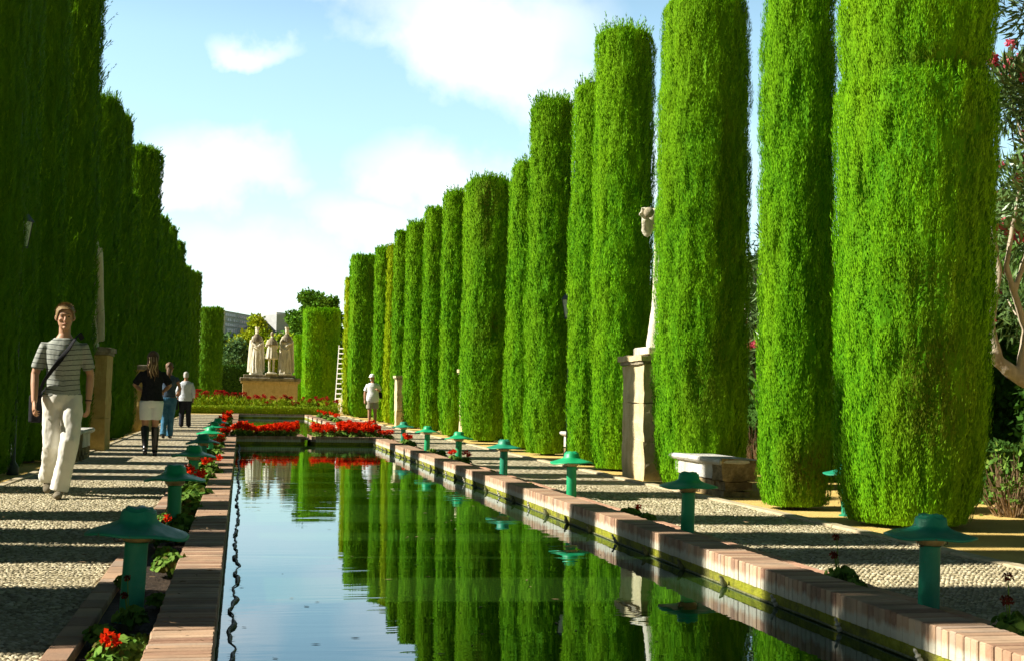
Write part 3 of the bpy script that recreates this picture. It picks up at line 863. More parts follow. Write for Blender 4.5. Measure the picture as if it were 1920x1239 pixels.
# ------------------------------------------------------------------ figures
def fused(mb, name, mat, voxel, parent=None, smooth=2, post=None):
    """several overlapping closed shapes -> one continuous skin"""
    me0 = mb.mesh(name, [], True)
    o = bpy.data.objects.new(name, me0); COL.objects.link(o)
    r = o.modifiers.new('r', 'REMESH'); r.mode = 'VOXEL'; r.voxel_size = voxel; r.use_smooth_shade = True
    s = o.modifiers.new('s', 'SMOOTH'); s.iterations = smooth; s.factor = .5
    dg = bpy.context.evaluated_depsgraph_get()
    me = bpy.data.meshes.new_from_object(o.evaluated_get(dg))
    bpy.data.objects.remove(o); bpy.data.meshes.remove(me0)
    me.name = name
    n = len(me.vertices)
    if post:
        co = np.empty(n * 3, np.float32); me.vertices.foreach_get('co', co); co = co.reshape(-1, 3)
        no = np.empty(n * 3, np.float32); me.vertices.foreach_get('normal', no); no = no.reshape(-1, 3)
        co = post(co, no); me.vertices.foreach_set('co', co.astype(np.float32).ravel()); me.update()
    me.polygons.foreach_set('use_smooth', [True] * len(me.polygons))
    me.materials.clear(); me.materials.append(mat)
    return obj(name, me, parent)

def stack(mb, lv, n=24, fold=None):
    """horizontal elliptical rings (z, cx, cy, rx, ry)"""
    V = []; F = []
    for z, cx, cy, rx, ry in lv:
        for i in range(n):
            a = 2 * PI * i / n
            k = 1.0
            if fold: k = fold(a, z)
            V.append((cx + rx * k * math.cos(a), cy + ry * k * math.sin(a), z))
    for k in range(len(lv) - 1):
        for i in range(n):
            j = (i + 1) % n
            F.append((k * n + i, k * n + j, (k + 1) * n + j, (k + 1) * n + i))
    F.append(tuple(range(n - 1, -1, -1))); F.append(tuple((len(lv) - 1) * n + i for i in range(n)))
    mb.add(V, F)

def lerp(a, b, t): return tuple(x + (y - x) * t for x, y in zip(a, b))

def head_shape(mb, c, yaw=0.0):
    """c = chin-level centre; the face looks to -Y, turned by yaw"""
    cy, sy = math.cos(yaw), math.sin(yaw)
    def R(x, y, z): return (c[0] + x * cy - y * sy, c[1] + x * sy + y * cy, c[2] + z)
    lv = [(-.005, -.030, .024, .026), (.012, -.022, .042, .050), (.04, -.008, .058, .076), (.075, .0, .066, .090), (.11, .003, .071, .097),
          (.145, .006, .074, .100), (.18, .008, .071, .094), (.205, .010, .056, .074), (.222, .012, .030, .042), (.228, .012, .010, .014)]
    V = []; F = []; n = 22
    for z, yo, rx, ry in lv:
        for i in range(n):
            a = 2 * PI * i / n
            V.append(R(rx * math.cos(a), yo + ry * math.sin(a), z))
    for k in range(len(lv) - 1):
        for i in range(n):
            j = (i + 1) % n
            F.append((k * n + i, k * n + j, (k + 1) * n + j, (k + 1) * n + i))
    F.append(tuple(range(n - 1, -1, -1))); F.append(tuple((len(lv) - 1) * n + i for i in range(n)))
    mb.add(V, F)
    mb.tube([R(0, -.088, .128), R(0, -.104, .098), R(0, -.112, .080), R(0, -.094, .070)], [.008, .011, .015, .010], 8)   # nose
    mb.tube([R(-.048, -.078, .132), R(-.02, -.094, .136), R(.02, -.094, .136), R(.048, -.078, .132)], [.007, .010, .010, .007], 8)  # brow
    mb.tube([R(-.024, -.080, .043), R(0, -.090, .046), R(.024, -.080, .043)], [.005, .009, .005], 8)   # lips
    mb.ball(R(0, -.074, .010), (.022, .018, .016), 8, 6)
    for s in (-1, 1):
        mb.tube([R(s * .070, .012, .132), R(s * .083, .020, .125), R(s * .085, .018, .100), R(s * .074, .008, .078)], [.006, .011, .010, .007], 8)
        mb.ball(R(s * .04, -.062, .085), (.022, .02, .02), 8, 6)
    return R

def hand_shape(mb, w, d, pn, s=1.0, curl=.6, spread=1.0, thumb=1):
    """w wrist, d direction, pn palm normal (towards which fingers curl)"""
    w = Vector(w); d = Vector(d).normalized(); pn = Vector(pn); pn = (pn - d * pn.dot(d)).normalized(); sd = d.cross(pn) * thumb
    k = w + d * .085 * s
    mb.tube([w - d * .02, w + d * .025 * s, w + d * .06 * s, k + d * .004], [(.024 * s, .019 * s), (.034 * s, .017 * s), (.043 * s, .016 * s), (.041 * s, .013 * s)], 12, side=tuple(sd))
    for i, (o_, L) in enumerate(((.033, .072), (.0115, .082), (-.0115, .077), (-.033, .060))):
        b = k + sd * o_ * s * spread - d * .012
        c_ = curl * (.8 + .15 * i)
        p = [b]; ang = c_ * .35
        for L_ in (.45, .32, .23):
            p.append(p[-1] + (d * math.cos(ang) + pn * math.sin(ang)) * (L * L_ * s) + sd * o_ * .12 * L_)
            ang += c_ * .85
        mb.tube(p, [.0095 * s, .0092 * s, .0082 * s, .0062 * s], 8)
    b = w + d * .022 * s + sd * .026 * s
    mb.tube([b, b + (d * .6 + sd * .75 + pn * .25).normalized() * .035 * s, b + (d * .9 + sd * .5 + pn * .5).normalized() * .064 * s], [.014 * s, .0115 * s, .0085 * s], 8)

def base_joints():
    return dict(pel=(0, 0, .96), wst=(0, 0, 1.10), chs=(0, -.005, 1.32), nek=(0, .01, 1.52), hd=(0, -.01, 1.575),
                shL=(.178, .005, 1.405), elL=(.24, .03, 1.17), wrL=(.25, -.05, .92), shR=(-.178, .005, 1.405), elR=(-.24, .03, 1.17), wrR=(-.25, -.05, .92),
                hpL=(.095, 0, .93), knL=(.10, -.01, .51), anL=(.10, .02, .09), toL=(.11, -.15, .03), hpR=(-.09, 0, .93), knR=(-.095, -.01, .51), anR=(-.10, .02, .09), toR=(-.11, -.15, .03))

def torso_lv(J, g=0.0, w=1.0, z0=None, z1=None, belly=0.0):
    pel, wst, chs, nek = J['pel'], J['wst'], J['chs'], J['nek']
    def at(z):
        P = [pel, wst, chs, nek]
        if z <= pel[2]: return pel[0], pel[1]
        for a, b in zip(P, P[1:]):
            if z <= b[2]:
                t = (z - a[2]) / (b[2] - a[2]); return a[0] + (b[0] - a[0]) * t, a[1] + (b[1] - a[1]) * t
        return nek[0], nek[1]
    prof = [(.84, .125, .09), (.90, .160, .115), (.97, .168, .118), (1.04, .152, .108), (1.12, .142, .102), (1.20, .150, .108), (1.30, .168, .118), (1.38, .176, .115), (1.43, .165, .098), (1.465, .132, .082), (1.50, .085, .066), (1.54, .058, .060)]
    out = []
    for z, rx, ry in prof:
        if z0 is not None and z < z0: continue
        if z1 is not None and z > z1: continue
        cx, cy = at(z); bl = belly * math.exp(-((z - 1.08) / .14) ** 2)
        out.append((z, cx, cy - bl * .6, rx * w + g + bl * .3, ry * w + g + bl * .7))
    return out

def figure_body(mb, J, w=1.0, yaw=0.0, hands=True, curl=(.6, .6), palm=((-1, 0, 0), (1, 0, 0)), barefeet=True):
    stack(mb, torso_lv(J, 0, w))
    nk = J['nek']; h = J['hd']
    mb.tube([(nk[0], nk[1] + .005, nk[2] - .05), (nk[0], nk[1], nk[2] + .01), (h[0], h[1] + .02, h[2] + .06)], [.064, .054, .052], 14)
    R = head_shape(mb, h, yaw)
    for s, cu, pm in (('L', curl[0], palm[0]), ('R', curl[1], palm[1])):
        a, b, c = J['sh' + s], J['el' + s], J['wr' + s]
        mb.tube([lerp(a, (J['chs'][0], a[1], a[2] - .02), .5), a, lerp(a, b, .4), b, lerp(b, c, .35), c], [.055 * w, .054 * w, .049 * w, .039 * w, .040 * w, .026], 12)
        if hands:
            d = Vector(c) - Vector(b)
            hand_shape(mb, c, d, pm, 1.0, cu, thumb=(1 if s == 'L' else -1))
        a, b, c, t = J['hp' + s], J['kn' + s], J['an' + s], J['to' + s]
        mb.tube([lerp(a, (a[0], a[1], a[2] + .06), 1), a, lerp(a, b, .45), b, lerp(b, c, .3), lerp(b, c, .75), c], [.07 * w, .092 * w, .080 * w, .056 * w, .057 * w, .042, .036], 14)
        if barefeet:
            hl = (c[0] * 2 - lerp(c, t, .25)[0], c[1] + (c[1] - t[1]) * .18, t[2] + .012)
            mb.tube([c, lerp(c, t, .3)], [.036, .036], 10)
            mb.tube([hl, lerp(hl, t, .45), lerp(hl, t, .85), t], [(.028, .028), (.034, .03), (.038, .020), (.026, .012)], 10, side=(1, 0, 0))
    return R

def wrinkle(amp, sc=14, seed=3, st=(1, 1, .55)):
    def f(co, no):
        k = fbm(co * np.array(st) * sc + 7, seed, 3)
        return co + no * (k * amp)[:, None]
    return f

def cloth(name, c1, c2, rough=.9, sc=30):
    return mat_noise(name, c1, c2, sc, rough, .15, .3, .004)
SKIN = mat_noise('skin', (.50, .27, .16), (.58, .33, .21), 8, .55, .35, .1, .002)
SKIN2 = mat_noise('tanned_skin', (.40, .20, .11), (.50, .27, .16), 8, .55, .35, .1, .002)
HAIRB = mat_noise('blond_brown_hair', (.12, .07, .02), (.34, .22, .08), 60, .6, .4, .8, .006, stretch=(1, 1, .3))
HAIRG = mat_noise('grey_hair', (.42, .41, .38), (.62, .60, .56), 60, .7, .3)
HAIRD = mat_noise('dreadlock_hair', (.07, .035, .015), (.20, .11, .05), 50, .6, .4, .8, .006)
HAIRL = mat_noise('blond_strand', (.40, .25, .12), (.60, .42, .24), 50, .6, .4, .8, .006)
DARK = mat_noise('eye_dark', (.02, .015, .01), (.04, .03, .02), 30, .3, .5)
LIP = mat_noise('lip', (.34, .12, .09), (.42, .17, .12), 30, .5, .4)
BLK = cloth('black_cloth', (.010, .011, .014), (.025, .026, .030))
NAVY = cloth('navy_trousers', (.012, .014, .022), (.03, .032, .045))
LINEN = cloth('linen_cloth', (.70, .68, .60), (.80, .78, .71), sc=6)
WHITE = cloth('white_cloth', (.74, .75, .76), (.84, .84, .84), sc=6)
SHIRTB = cloth('pale_blue_shirt', (.55, .60, .66), (.66, .70, .75), sc=20)
KHAKI = cloth('khaki_cloth', (.34, .31, .23), (.44, .40, .30), sc=12)
GREYT = cloth('grey_cloth', (.28, .30, .24), (.36, .37, .30), sc=12)
JEANS = cloth('jeans_denim', (.03, .12, .22), (.09, .24, .38), sc=7)
VEST = cloth('denim_vest', (.03, .05, .08), (.08, .12, .17), sc=9)
SHOE = cloth('shoe', (.10, .08, .05), (.30, .27, .20), sc=14)
LEATH = mat_noise('boot_leather', (.008, .008, .009), (.02, .02, .022), 20, .28, .6, .2, .003)
m, nt, out = newmat('striped_jersey'); STRIPE = m
v = objco(nt); sp_ = N(nt, 'ShaderNodeSeparateXYZ'); nt.links.new(v, sp_.inputs[0])
zz_ = math_(nt, 'ADD', sp_.outputs[2], math_(nt, 'MULTIPLY', math_(nt, 'ABSOLUTE', sp_.outputs[0]), -.10))
zz_ = math_(nt, 'ADD', zz_, math_(nt, 'MULTIPLY', noise(nt, v, 5, 2), .014))
fr_ = math_(nt, 'FRACT', math_(nt, 'MULTIPLY', zz_, 1 / .047))
st_ = math_(nt, 'LESS_THAN', math_(nt, 'ABSOLUTE', math_(nt, 'SUBTRACT', fr_, .5)), .068)
col = mixc(nt, st_, ramp(nt, noise(nt, v, 60, 3), [(.3, (.30, .33, .29)), (.7, (.40, .42, .38))]), (.025, .03, .035))
principled(nt, out, col, .9, .15, bump(nt, noise(nt, v, 120, 3), .3, .003))

def shoes(t, J, mat, hi=0.0, name='shoe'):
    for s in 'LR':
        c, e = J['an' + s], J['to' + s]; mb = MB()
        dv = Vector(e) - Vector(c); dv.z = 0; dv.normalize()
        hl = Vector(c) - dv * .055; hl.z = e[2] + .012; hl = tuple(hl)
        if J.get('lift' + s): hl = (hl[0], hl[1], c[2] - .05)
        mb.tube([hl, lerp(hl, e, .3), lerp(hl, e, .7), lerp(hl, e, .93), lerp(hl, e, 1.02)], [(.030, .034), (.038, .040), (.045, .034), (.038, .026), (.016, .014)], 12, side=(1, 0, 0))
        mb.tube([c, lerp(c, hl, .5), lerp(hl, e, .35)], [.044, .042, .036], 10)
        fused(mb, name, mat, .009, t)

def trousers(t, J, mat, z1, rads, name='trousers', w=1.0, frac=1.0, amp=.008, seed=3, voxel=.011):
    mb = MB(); stack(mb, torso_lv(J, .016, w, .80, z1 + .001))
    for s in 'LR':
        a, b, c = J['hp' + s], J['kn' + s], J['an' + s]
        c2 = lerp(c, (c[0], c[1], c[2] - .035), 1)
        if frac >= 1: pts = [(a[0], a[1], a[2] + .03), a, lerp(a, b, .5), b, lerp(b, c2, .5), c2]; rr = rads
        else:
            pts = [(a[0], a[1], a[2] + .03), a, lerp(a, b, .4), lerp(a, b, frac * 2)]; rr = rads[:4]
        mb.tube(pts, rr, 16)
    return fused(mb, name, mat, voxel, t, 2, wrinkle(amp, 16, seed))

def top(t, J, mat, z0, g, sl, slr, name='shirt', w=1.0, amp=.005, seed=5, belly=0.0, neck=True, flare=0.0, voxel=.010):
    mb = MB(); lv = torso_lv(J, g, w, z0, 1.515, belly)
    lv = [(z, cx, cy, rx + flare * max(0, 1.2 - z), ry + flare * max(0, 1.2 - z)) for z, cx, cy, rx, ry in lv]
    z, cx, cy, rx, ry = lv[0]; lv.insert(0, (z0, cx, cy, rx, ry))
    stack(mb, lv)
    for s in 'LR':
        a, b, c = J['sh' + s], J['el' + s], J['wr' + s]
        st = lerp(a, (J['chs'][0], a[1], a[2] - .01), .55)
        if sl <= 1: pts = [st, a, lerp(a, b, sl * .5), lerp(a, b, sl)]
        else: pts = [st, a, lerp(a, b, .5), b, lerp(b, c, (sl - 1) * .5), lerp(b, c, sl - 1)]
        mb.tube(pts, slr[:len(pts)], 14)
    return fused(mb, name, mat, voxel, t, 2, wrinkle(amp, 13, seed))

def face_bits(t, R):
    for s in (-1, 1):
        mb = MB(); mb.ball(R(s * .028, -.083, .117), (.013, .008, .0065), 10, 6); mb.build('eye', DARK, t, smooth=True)
        mb = MB(); mb.tube([R(s * .012, -.098, .136), R(s * .03, -.096, .142), R(s * .05, -.078, .136)], [.003, .0045, .003], 6); mb.build('eyebrow', HAIRB, t, smooth=True)
    mb = MB(); mb.tube([R(-.020, -.086, .046), R(-.008, -.095, .046), R(.008, -.095, .046), R(.020, -.086, .046)], [.002, .0045, .0045, .002], 8); mb.build('mouth', LIP, t, smooth=True)

def short_hair(t, c, yaw, mat, thick=.012, n=900, L=.022, name='hair', front=-.055, low=.09):
    cy, sy = math.cos(yaw), math.sin(yaw)
    def R(x, y, z): return (c[0] + x * cy - y * sy, c[1] + x * sy + y * cy, c[2] + z)
    mb = MB(); V = []; F = []; nn = 22
    lv = [(low, .003, .073, .097), (.145, .006, .077, .103), (.18, .008, .075, .099), (.208, .010, .062, .080), (.228, .012, .036, .048), (.237, .012, .008, .010)]
    for z, yo, rx, ry in lv:
        for i in range(nn):
            a = 2 * PI * i / nn
            x, y = (rx + thick) * math.cos(a), yo + (ry + thick) * math.sin(a)
            fr = max(0, -math.sin(a) - .25)
            zz2 = max(z, min(.185, low + fr * .16)) if z < .19 else z
            V.append(R(x, y, zz2))
    for k in range(len(lv) - 1):
        for i in range(nn):
            j = (i + 1) % nn; F.append((k * nn + i, k * nn + j, (k + 1) * nn + j, (k + 1) * nn + i))
    F.append(tuple((len(lv) - 1) * nn + i for i in range(nn)))
    mb.add(V, F)
    for _ in range(n):
        a = random.uniform(0, 2 * PI); e = random.uniform(.25, 1.5)
        if -math.sin(a) > .3 and e < .75: continue
        x, y, z = (.075 + thick) * math.cos(a) * math.cos(e), .01 + (.100 + thick) * math.sin(a) * math.cos(e), .125 + .108 * math.sin(e)
        d = Vector((math.cos(a) * .5, math.sin(a) * .5 - .25, .8)) + Vector([random.uniform(-.5, .5) for _ in range(3)])
        d.normalize(); q = Vector((x, y, z)); s_ = d.orthogonal().normalized() * .0035; e_ = q + d * L * random.uniform(.5, 1.2)
        mb.add([R(*(q - s_)), R(*(q + s_)), R(*e_)], [(0, 1, 2)])
    return mb.build(name, mat, t, smooth=True)

def place(o, X, S, h_scale, rz, z=0.0):
    o.location = (X, YS(X, S), z); o.rotation_euler = (0, 0, rz); o.scale = (h_scale,) * 3

# 1 walking man --------------------------------------------------------
t = thing('person', (0, 0, 0), 'man walking towards the viewer in a grey striped T-shirt, cream trousers and black shoulder strap', 'person')
J = base_joints()
J.update(hpL=(.085, 0, .93), knL=(.085, -.17, .53), anL=(.0, -.16, .11), toL=(-.01, -.36, .035), hpR=(-.085, .0, .93), knR=(-.075, .03, .50), anR=(-.115, .36, .20), toR=(-.115, .23, .04), liftR=1,
         shL=(.172, .005, 1.412), shR=(-.172, .005, 1.412), elL=(.245, .06, 1.16), wrL=(.235, .03, .89), elR=(-.252, .02, 1.155), wrR=(-.245, -.09, .895), hd=(.0, -.02, 1.58))
mb = MB(); R = figure_body(mb, J, .93, .05, True, (.75, .8), ((-1, .3, 0), (1, .3, 0)), barefeet=False)
fused(mb, 'body', SKIN, .0055, t, 1); face_bits(t, R)
short_hair(t, J['hd'], .05, HAIRB, .010, 1400, .03)
top(t, J, STRIPE, .945, .014, .80, [.056, .060, .058, .057], w=.93, amp=.006, name='striped_shirt')
trousers(t, J, LINEN, 1.00, [.09, .100, .098, .084, .080, .088], amp=.014, seed=8, w=.93)
shoes(t, J, SHOE)
mb = MB(); mb.tube([(.16, .09, 1.50), (.13, .02, 1.545), (.10, -.075, 1.50), (.045, -.135, 1.40), (-.03, -.152, 1.29), (-.10, -.145, 1.19), (-.165, -.10, 1.09), (-.20, -.02, 1.0), (-.215, .07, .95)], [(.024, .005)] * 9, 8, side=(.75, 0, .65))
mb.build('shoulder_strap', BLK, t, smooth=True)
mb = MB(); mb.tube([(.20, .12, 1.46), (.12, .17, 1.35), (-.02, .18, 1.2), (-.14, .17, 1.05), (-.2, .13, .96)], [(.022, .005)] * 5, 8, side=(.75, 0, .65)); mb.box(-.30, -.17, .04, .26, .70, .98, .03)
fused(mb, 'shoulder_bag', BLK, .012, t)
mb = MB(); mb.tube([(.236 + .031 * math.cos(a), .033 + .031 * math.sin(a), .915) for a in np.linspace(0, 2 * PI, 14)], .005, 6); mb.build('bracelet', BLK, t)
place(t, -1.67, 12.5, 1.83 / 1.81, 0.10)

# 2 woman in black, seen from behind -----------------------------------
t = thing('person', (0, 0, 0), 'long-haired person in black T-shirt, white shorts and tall black boots, walking away', 'person')
J = base_joints()
J.update(elL=(.30, -.06, 1.22), wrL=(.16, -.24, 1.12), elR=(-.30, -.05, 1.22), wrR=(-.17, -.24, 1.10), knL=(.10, -.02, .50), anL=(.085, .16, .15), toL=(.085, .03, .03), liftL=1, knR=(-.07, -.05, .51), anR=(-.075, -.10, .09), toR=(-.09, -.28, .03))
mb = MB(); R = figure_body(mb, J, .96, 0, True, (1.0, 1.0), ((0, 0, -1), (0, 0, -1)), barefeet=False); fused(mb, 'body', SKIN2, .008, t, 1); face_bits(t, R)
top(t, J, BLK, .95, .018, .85, [.058, .064, .062, .066], amp=.007, flare=.06)
trousers(t, J, WHITE, 1.0, [.09, .112, .108, .096], 'shorts', frac=.36, amp=.005)
for s in 'LR':
    mb = MB(); a, b, e = J['kn' + s], J['an' + s], J['to' + s]
    hl = (b[0], b[1] + .05, max(.03, b[2] - .06))
    mb.tube([lerp(a, b, .02), lerp(a, b, .3), lerp(a, b, .7), b, lerp(b, hl, .5)], [.072, .070, .056, .048, .046], 14); mb.tube([hl, lerp(hl, e, .5), e], [(.034, .036), (.042, .034), (.03, .018)], 10, side=(1, 0, 0))
    fused(mb, 'boot', LEATH, .009, t, 2, wrinkle(.005, 22))
hd = J['hd']
mb = MB(); mb.ball((hd[0], hd[1] + .03, hd[2] + .125), (.098, .118, .118), 16, 12); mb.tube([(0, .06, hd[2] + .12), (0, .10, hd[2] + .0), (0, .125, hd[2] - .10)], [.09, .085, .05], 12)
hr = fused(mb, 'hair', HAIRD, .012, t, 1, wrinkle(.016, 40, 4, (1, 1, .3)))
mb = MB()
for k in range(26):
    x = random.uniform(-.085, .085); z1 = hd[2] + random.uniform(.06, .16); L = random.uniform(.18, .36)
    mb.tube([(x, .12, z1), (x * 1.15, .15, z1 - L * .5), (x * 1.2 + random.uniform(-.03, .03), .145, z1 - L)], [.009, .010, .004], 6)
mb.build('dreadlock', HAIRD, hr, smooth=True)
mb = MB()
for x, L in ((-.01, .34), (.03, .36), (-.055, .30), (.06, .24)):
    z1 = hd[2] + .13; mb.tube([(x, .15, z1), (x - .01, .168, z1 - L * .4), (x + .02, .165, z1 - L * .7), (x - .02, .155, z1 - L)], [.008, .013, .012, .004], 6)
mb.build('blond_lock', HAIRL, hr, smooth=True)
place(t, -1.40, 21.0, 1.67 / 1.81, PI + .06)

# 3 woman in a denim vest ----------------------------------------------
t = thing('person', (0, 0, 0), 'woman in sleeveless denim vest and blue jeans, sunglasses on, walking beyond the one in black', 'person')
J = base_joints()
J.update(elL=(.27, -.02, 1.17), wrL=(.20, -.20, 1.05), elR=(-.26, -.03, 1.18), wrR=(-.20, -.21, 1.08), knL=(.09, -.03, .50), anL=(.09, .12, .12), toL=(.10, -.02, .03), knR=(-.06, -.05, .51), anR=(-.04, -.06, .09), toR=(-.05, -.24, .03))
mb = MB(); R = figure_body(mb, J, .90, -.7, True, (1.1, 1.1), ((0, 0, -1), (0, 0, -1)), barefeet=False); fused(mb, 'body', SKIN2, .009, t, 1)
top(t, J, VEST, .98, .018, .22, [.055, .062, .062, .060], 'denim_vest', w=.92)
trousers(t, J, JEANS, 1.02, [.095, .112, .098, .078, .072, .080], 'jeans', w=.95, amp=.008); shoes(t, J, LEATH)
hd = J['hd']; mb = MB(); mb.ball((hd[0], hd[1] + .035, hd[2] + .13), (.088, .108, .11), 14, 10); mb.tube([(0, .09, hd[2] + .1), (0, .12, hd[2] - .02), (.01, .13, hd[2] - .16), (.0, .12, hd[2] - .24)], [.05, .05, .038, .012], 10)
fused(mb, 'hair', HAIRD, .012, t, 1, wrinkle(.012, 40, 6, (1, 1, .3)))
mb = MB(); mb.tube([R(-.075, -.02, .12), R(-.055, -.088, .12), R(0, -.104, .118), R(.055, -.088, .12), R(.075, -.02, .12)], [(.018, .006)] * 5, 8, side=(0, 0, 1)); mb.build('sunglasses', BLK, t, smooth=True)
place(t, -1.57, 29.0, 1.68 / 1.81, PI - .05)

# 4 white-haired man ---------------------------------------------------
t = thing('person', (0, 0, 0), 'white-haired man in pale long-sleeved shirt and dark trousers walking away, black bag on his left', 'person')
J = base_joints()
J.update(elL=(.26, .03, 1.17), wrL=(.24, -.03, .95), elR=(-.255, .03, 1.17), wrR=(-.25, -.02, .93), knR=(-.10, -.04, .51), anR=(-.12, -.05, .09), toR=(-.14, -.22, .03), anL=(.11, .10, .10), toL=(.12, -.07, .03))
mb = MB(); R = figure_body(mb, J, 1.05, 0, True, (.8, .8), ((-1, .3, 0), (1, .3, 0)), barefeet=False); fused(mb, 'body', SKIN2, .010, t, 1)
top(t, J, SHIRTB, .86, .028, 1.85, [.065, .074, .066, .060, .052, .046], 'shirt', w=1.06, flare=.05)
trousers(t, J, NAVY, .98, [.10, .118, .106, .086, .080, .078], w=1.05); shoes(t, J, LEATH); short_hair(t, J['hd'], 0, HAIRG, .004, 500, .014, low=.05)
mb = MB(); mb.tube([(.12, .0, 1.53), (.15, .11, 1.47), (.19, .145, 1.3), (.235, .12, 1.1), (.25, .08, .95)], [(.02, .005)] * 5, 8, side=(1, 0, 0)); mb.box(.22, .33, -.05, .2, .58, .92, .03)
fused(mb, 'shoulder_bag', BLK, .014, t)
place(t, -1.58, 38.0, 1.62 / 1.81, PI)

# 5 man in the white cap -----------------------------------------------
t = thing('person', (0, 0, 0), 'man in white cap, open white shirt and khaki shorts standing on the right path', 'person')
J = base_joints()
J.update(shL=(.182, .01, 1.408), elL=(.27, .06, 1.20), wrL=(.13, -.16, 1.28), elR=(-.26, .03, 1.16), wrR=(-.27, .0, .92), knL=(.10, -.01, .51), anL=(.115, .0, .09), toL=(.16, -.16, .03), anR=(-.08, .04, .09), toR=(-.10, -.13, .03), hd=(-.03, -.02, 1.57))
mb = MB(); R = figure_body(mb, J, 1.03, -.75, True, (1.3, .7), ((0, .2, -1), (1, .3, 0)), barefeet=True); fused(mb, 'body', SKIN2, .009, t, 1)
tee = top(t, J, GREYT, .90, .022, .4, [.06, .066, .064, .06], 'grey_undershirt', w=1.03, belly=.05)
s5 = top(t, J, WHITE, .84, .040, .75, [.07, .076, .078, .080], 'open_white_shirt', w=1.04, belly=.05, flare=.04)
trousers(t, J, KHAKI, .98, [.10, .125, .122, .118], 'shorts', frac=.36)
for s in 'LR':
    c, e = J['an' + s], J['to' + s]; mb = MB(); mb.tube([(c[0], c[1] + .06, .012), lerp(c, e, .6)[:2] + (.012,), (e[0], e[1], .012)], [(.036, .014), (.045, .012), (.03, .010)], 10, side=(1, 0, 0)); mb.tube([(c[0] - .04, c[1] - .06, .03), (c[0], c[1] - .07, .075), (c[0] + .045, c[1] - .06, .03)], [(.02, .006)] * 3, 8, side=(0, 1, 0))
    mb.build('sandal', LEATH, t, smooth=True)
hd = J['hd']; yw = -.75
mb = MB(); mb.lathe([(.088, .135), (.093, .17), (.086, .205), (.06, .235), (.02, .248), (0, .25)], 20, c=(hd[0], hd[1], hd[2]), fn=lambda x, y, z: [x, y * 1.15 + .01, z], cap=False)
def Rh(x, y, z): return (hd[0] + x * math.cos(yw) - y * math.sin(yw), hd[1] + x * math.sin(yw) + y * math.cos(yw), hd[2] + z)
mb.tube([Rh(0, -.07, .15), Rh(0, -.13, .142), Rh(0, -.18, .125)], [(.075, .006), (.070, .005), (.04, .003)], 12, side=(math.cos(yw), math.sin(yw), 0)); mb.build('cap', WHITE, t, smooth=True)
mb = MB(); mb.ball(Rh(0, -.075, .03), (.035, .03, .03), 10, 8); mb.build('white_beard', HAIRG, t, smooth=True)
mb = MB(); mb.box(.20, .34, -.06, .10, .98, 1.20, .035); mb.tube([(.24, .0, 1.18), (.18, .01, 1.40), (.15, .02, 1.53)], [(.015, .005)] * 3, 8, side=(1, 0, 0)); fused(mb, 'shoulder_bag', BLK, .014, t)
place(t, 4.18, 42.5, 1.72 / 1.81, .15)

# 6, 7 distant visitors ------------------------------------------------
for X, S, c_, lb in ((-.42, 98, WHITE, 'tiny distant visitor in a white cap and white top left of the monument'), (-.08, 99, KHAKI, 'tiny distant visitor partly hidden by the left end of the monument plinth')):
    t = thing('person', (0, 0, 0), lb, 'person'); J = base_joints()
    mb = MB(); R = figure_body(mb, J, 1, 0, True); fused(mb, 'body', SKIN2, .014, t, 1)
    top(t, J, c_, .90, .03, .6, [.06, .07, .07, .07], 'shirt', voxel=.02); trousers(t, J, NAVY, .98, [.10, .118, .106, .086, .080, .078], voxel=.02)
    mb = MB(); mb.ball((0, .0, 1.73), (.09, .11, .09), 12, 8); mb.build('cap' if c_ is WHITE else 'hair', c_ if c_ is WHITE else HAIRD, t, smooth=True)
    place(t, X, S, 1.62 / 1.81, 0)

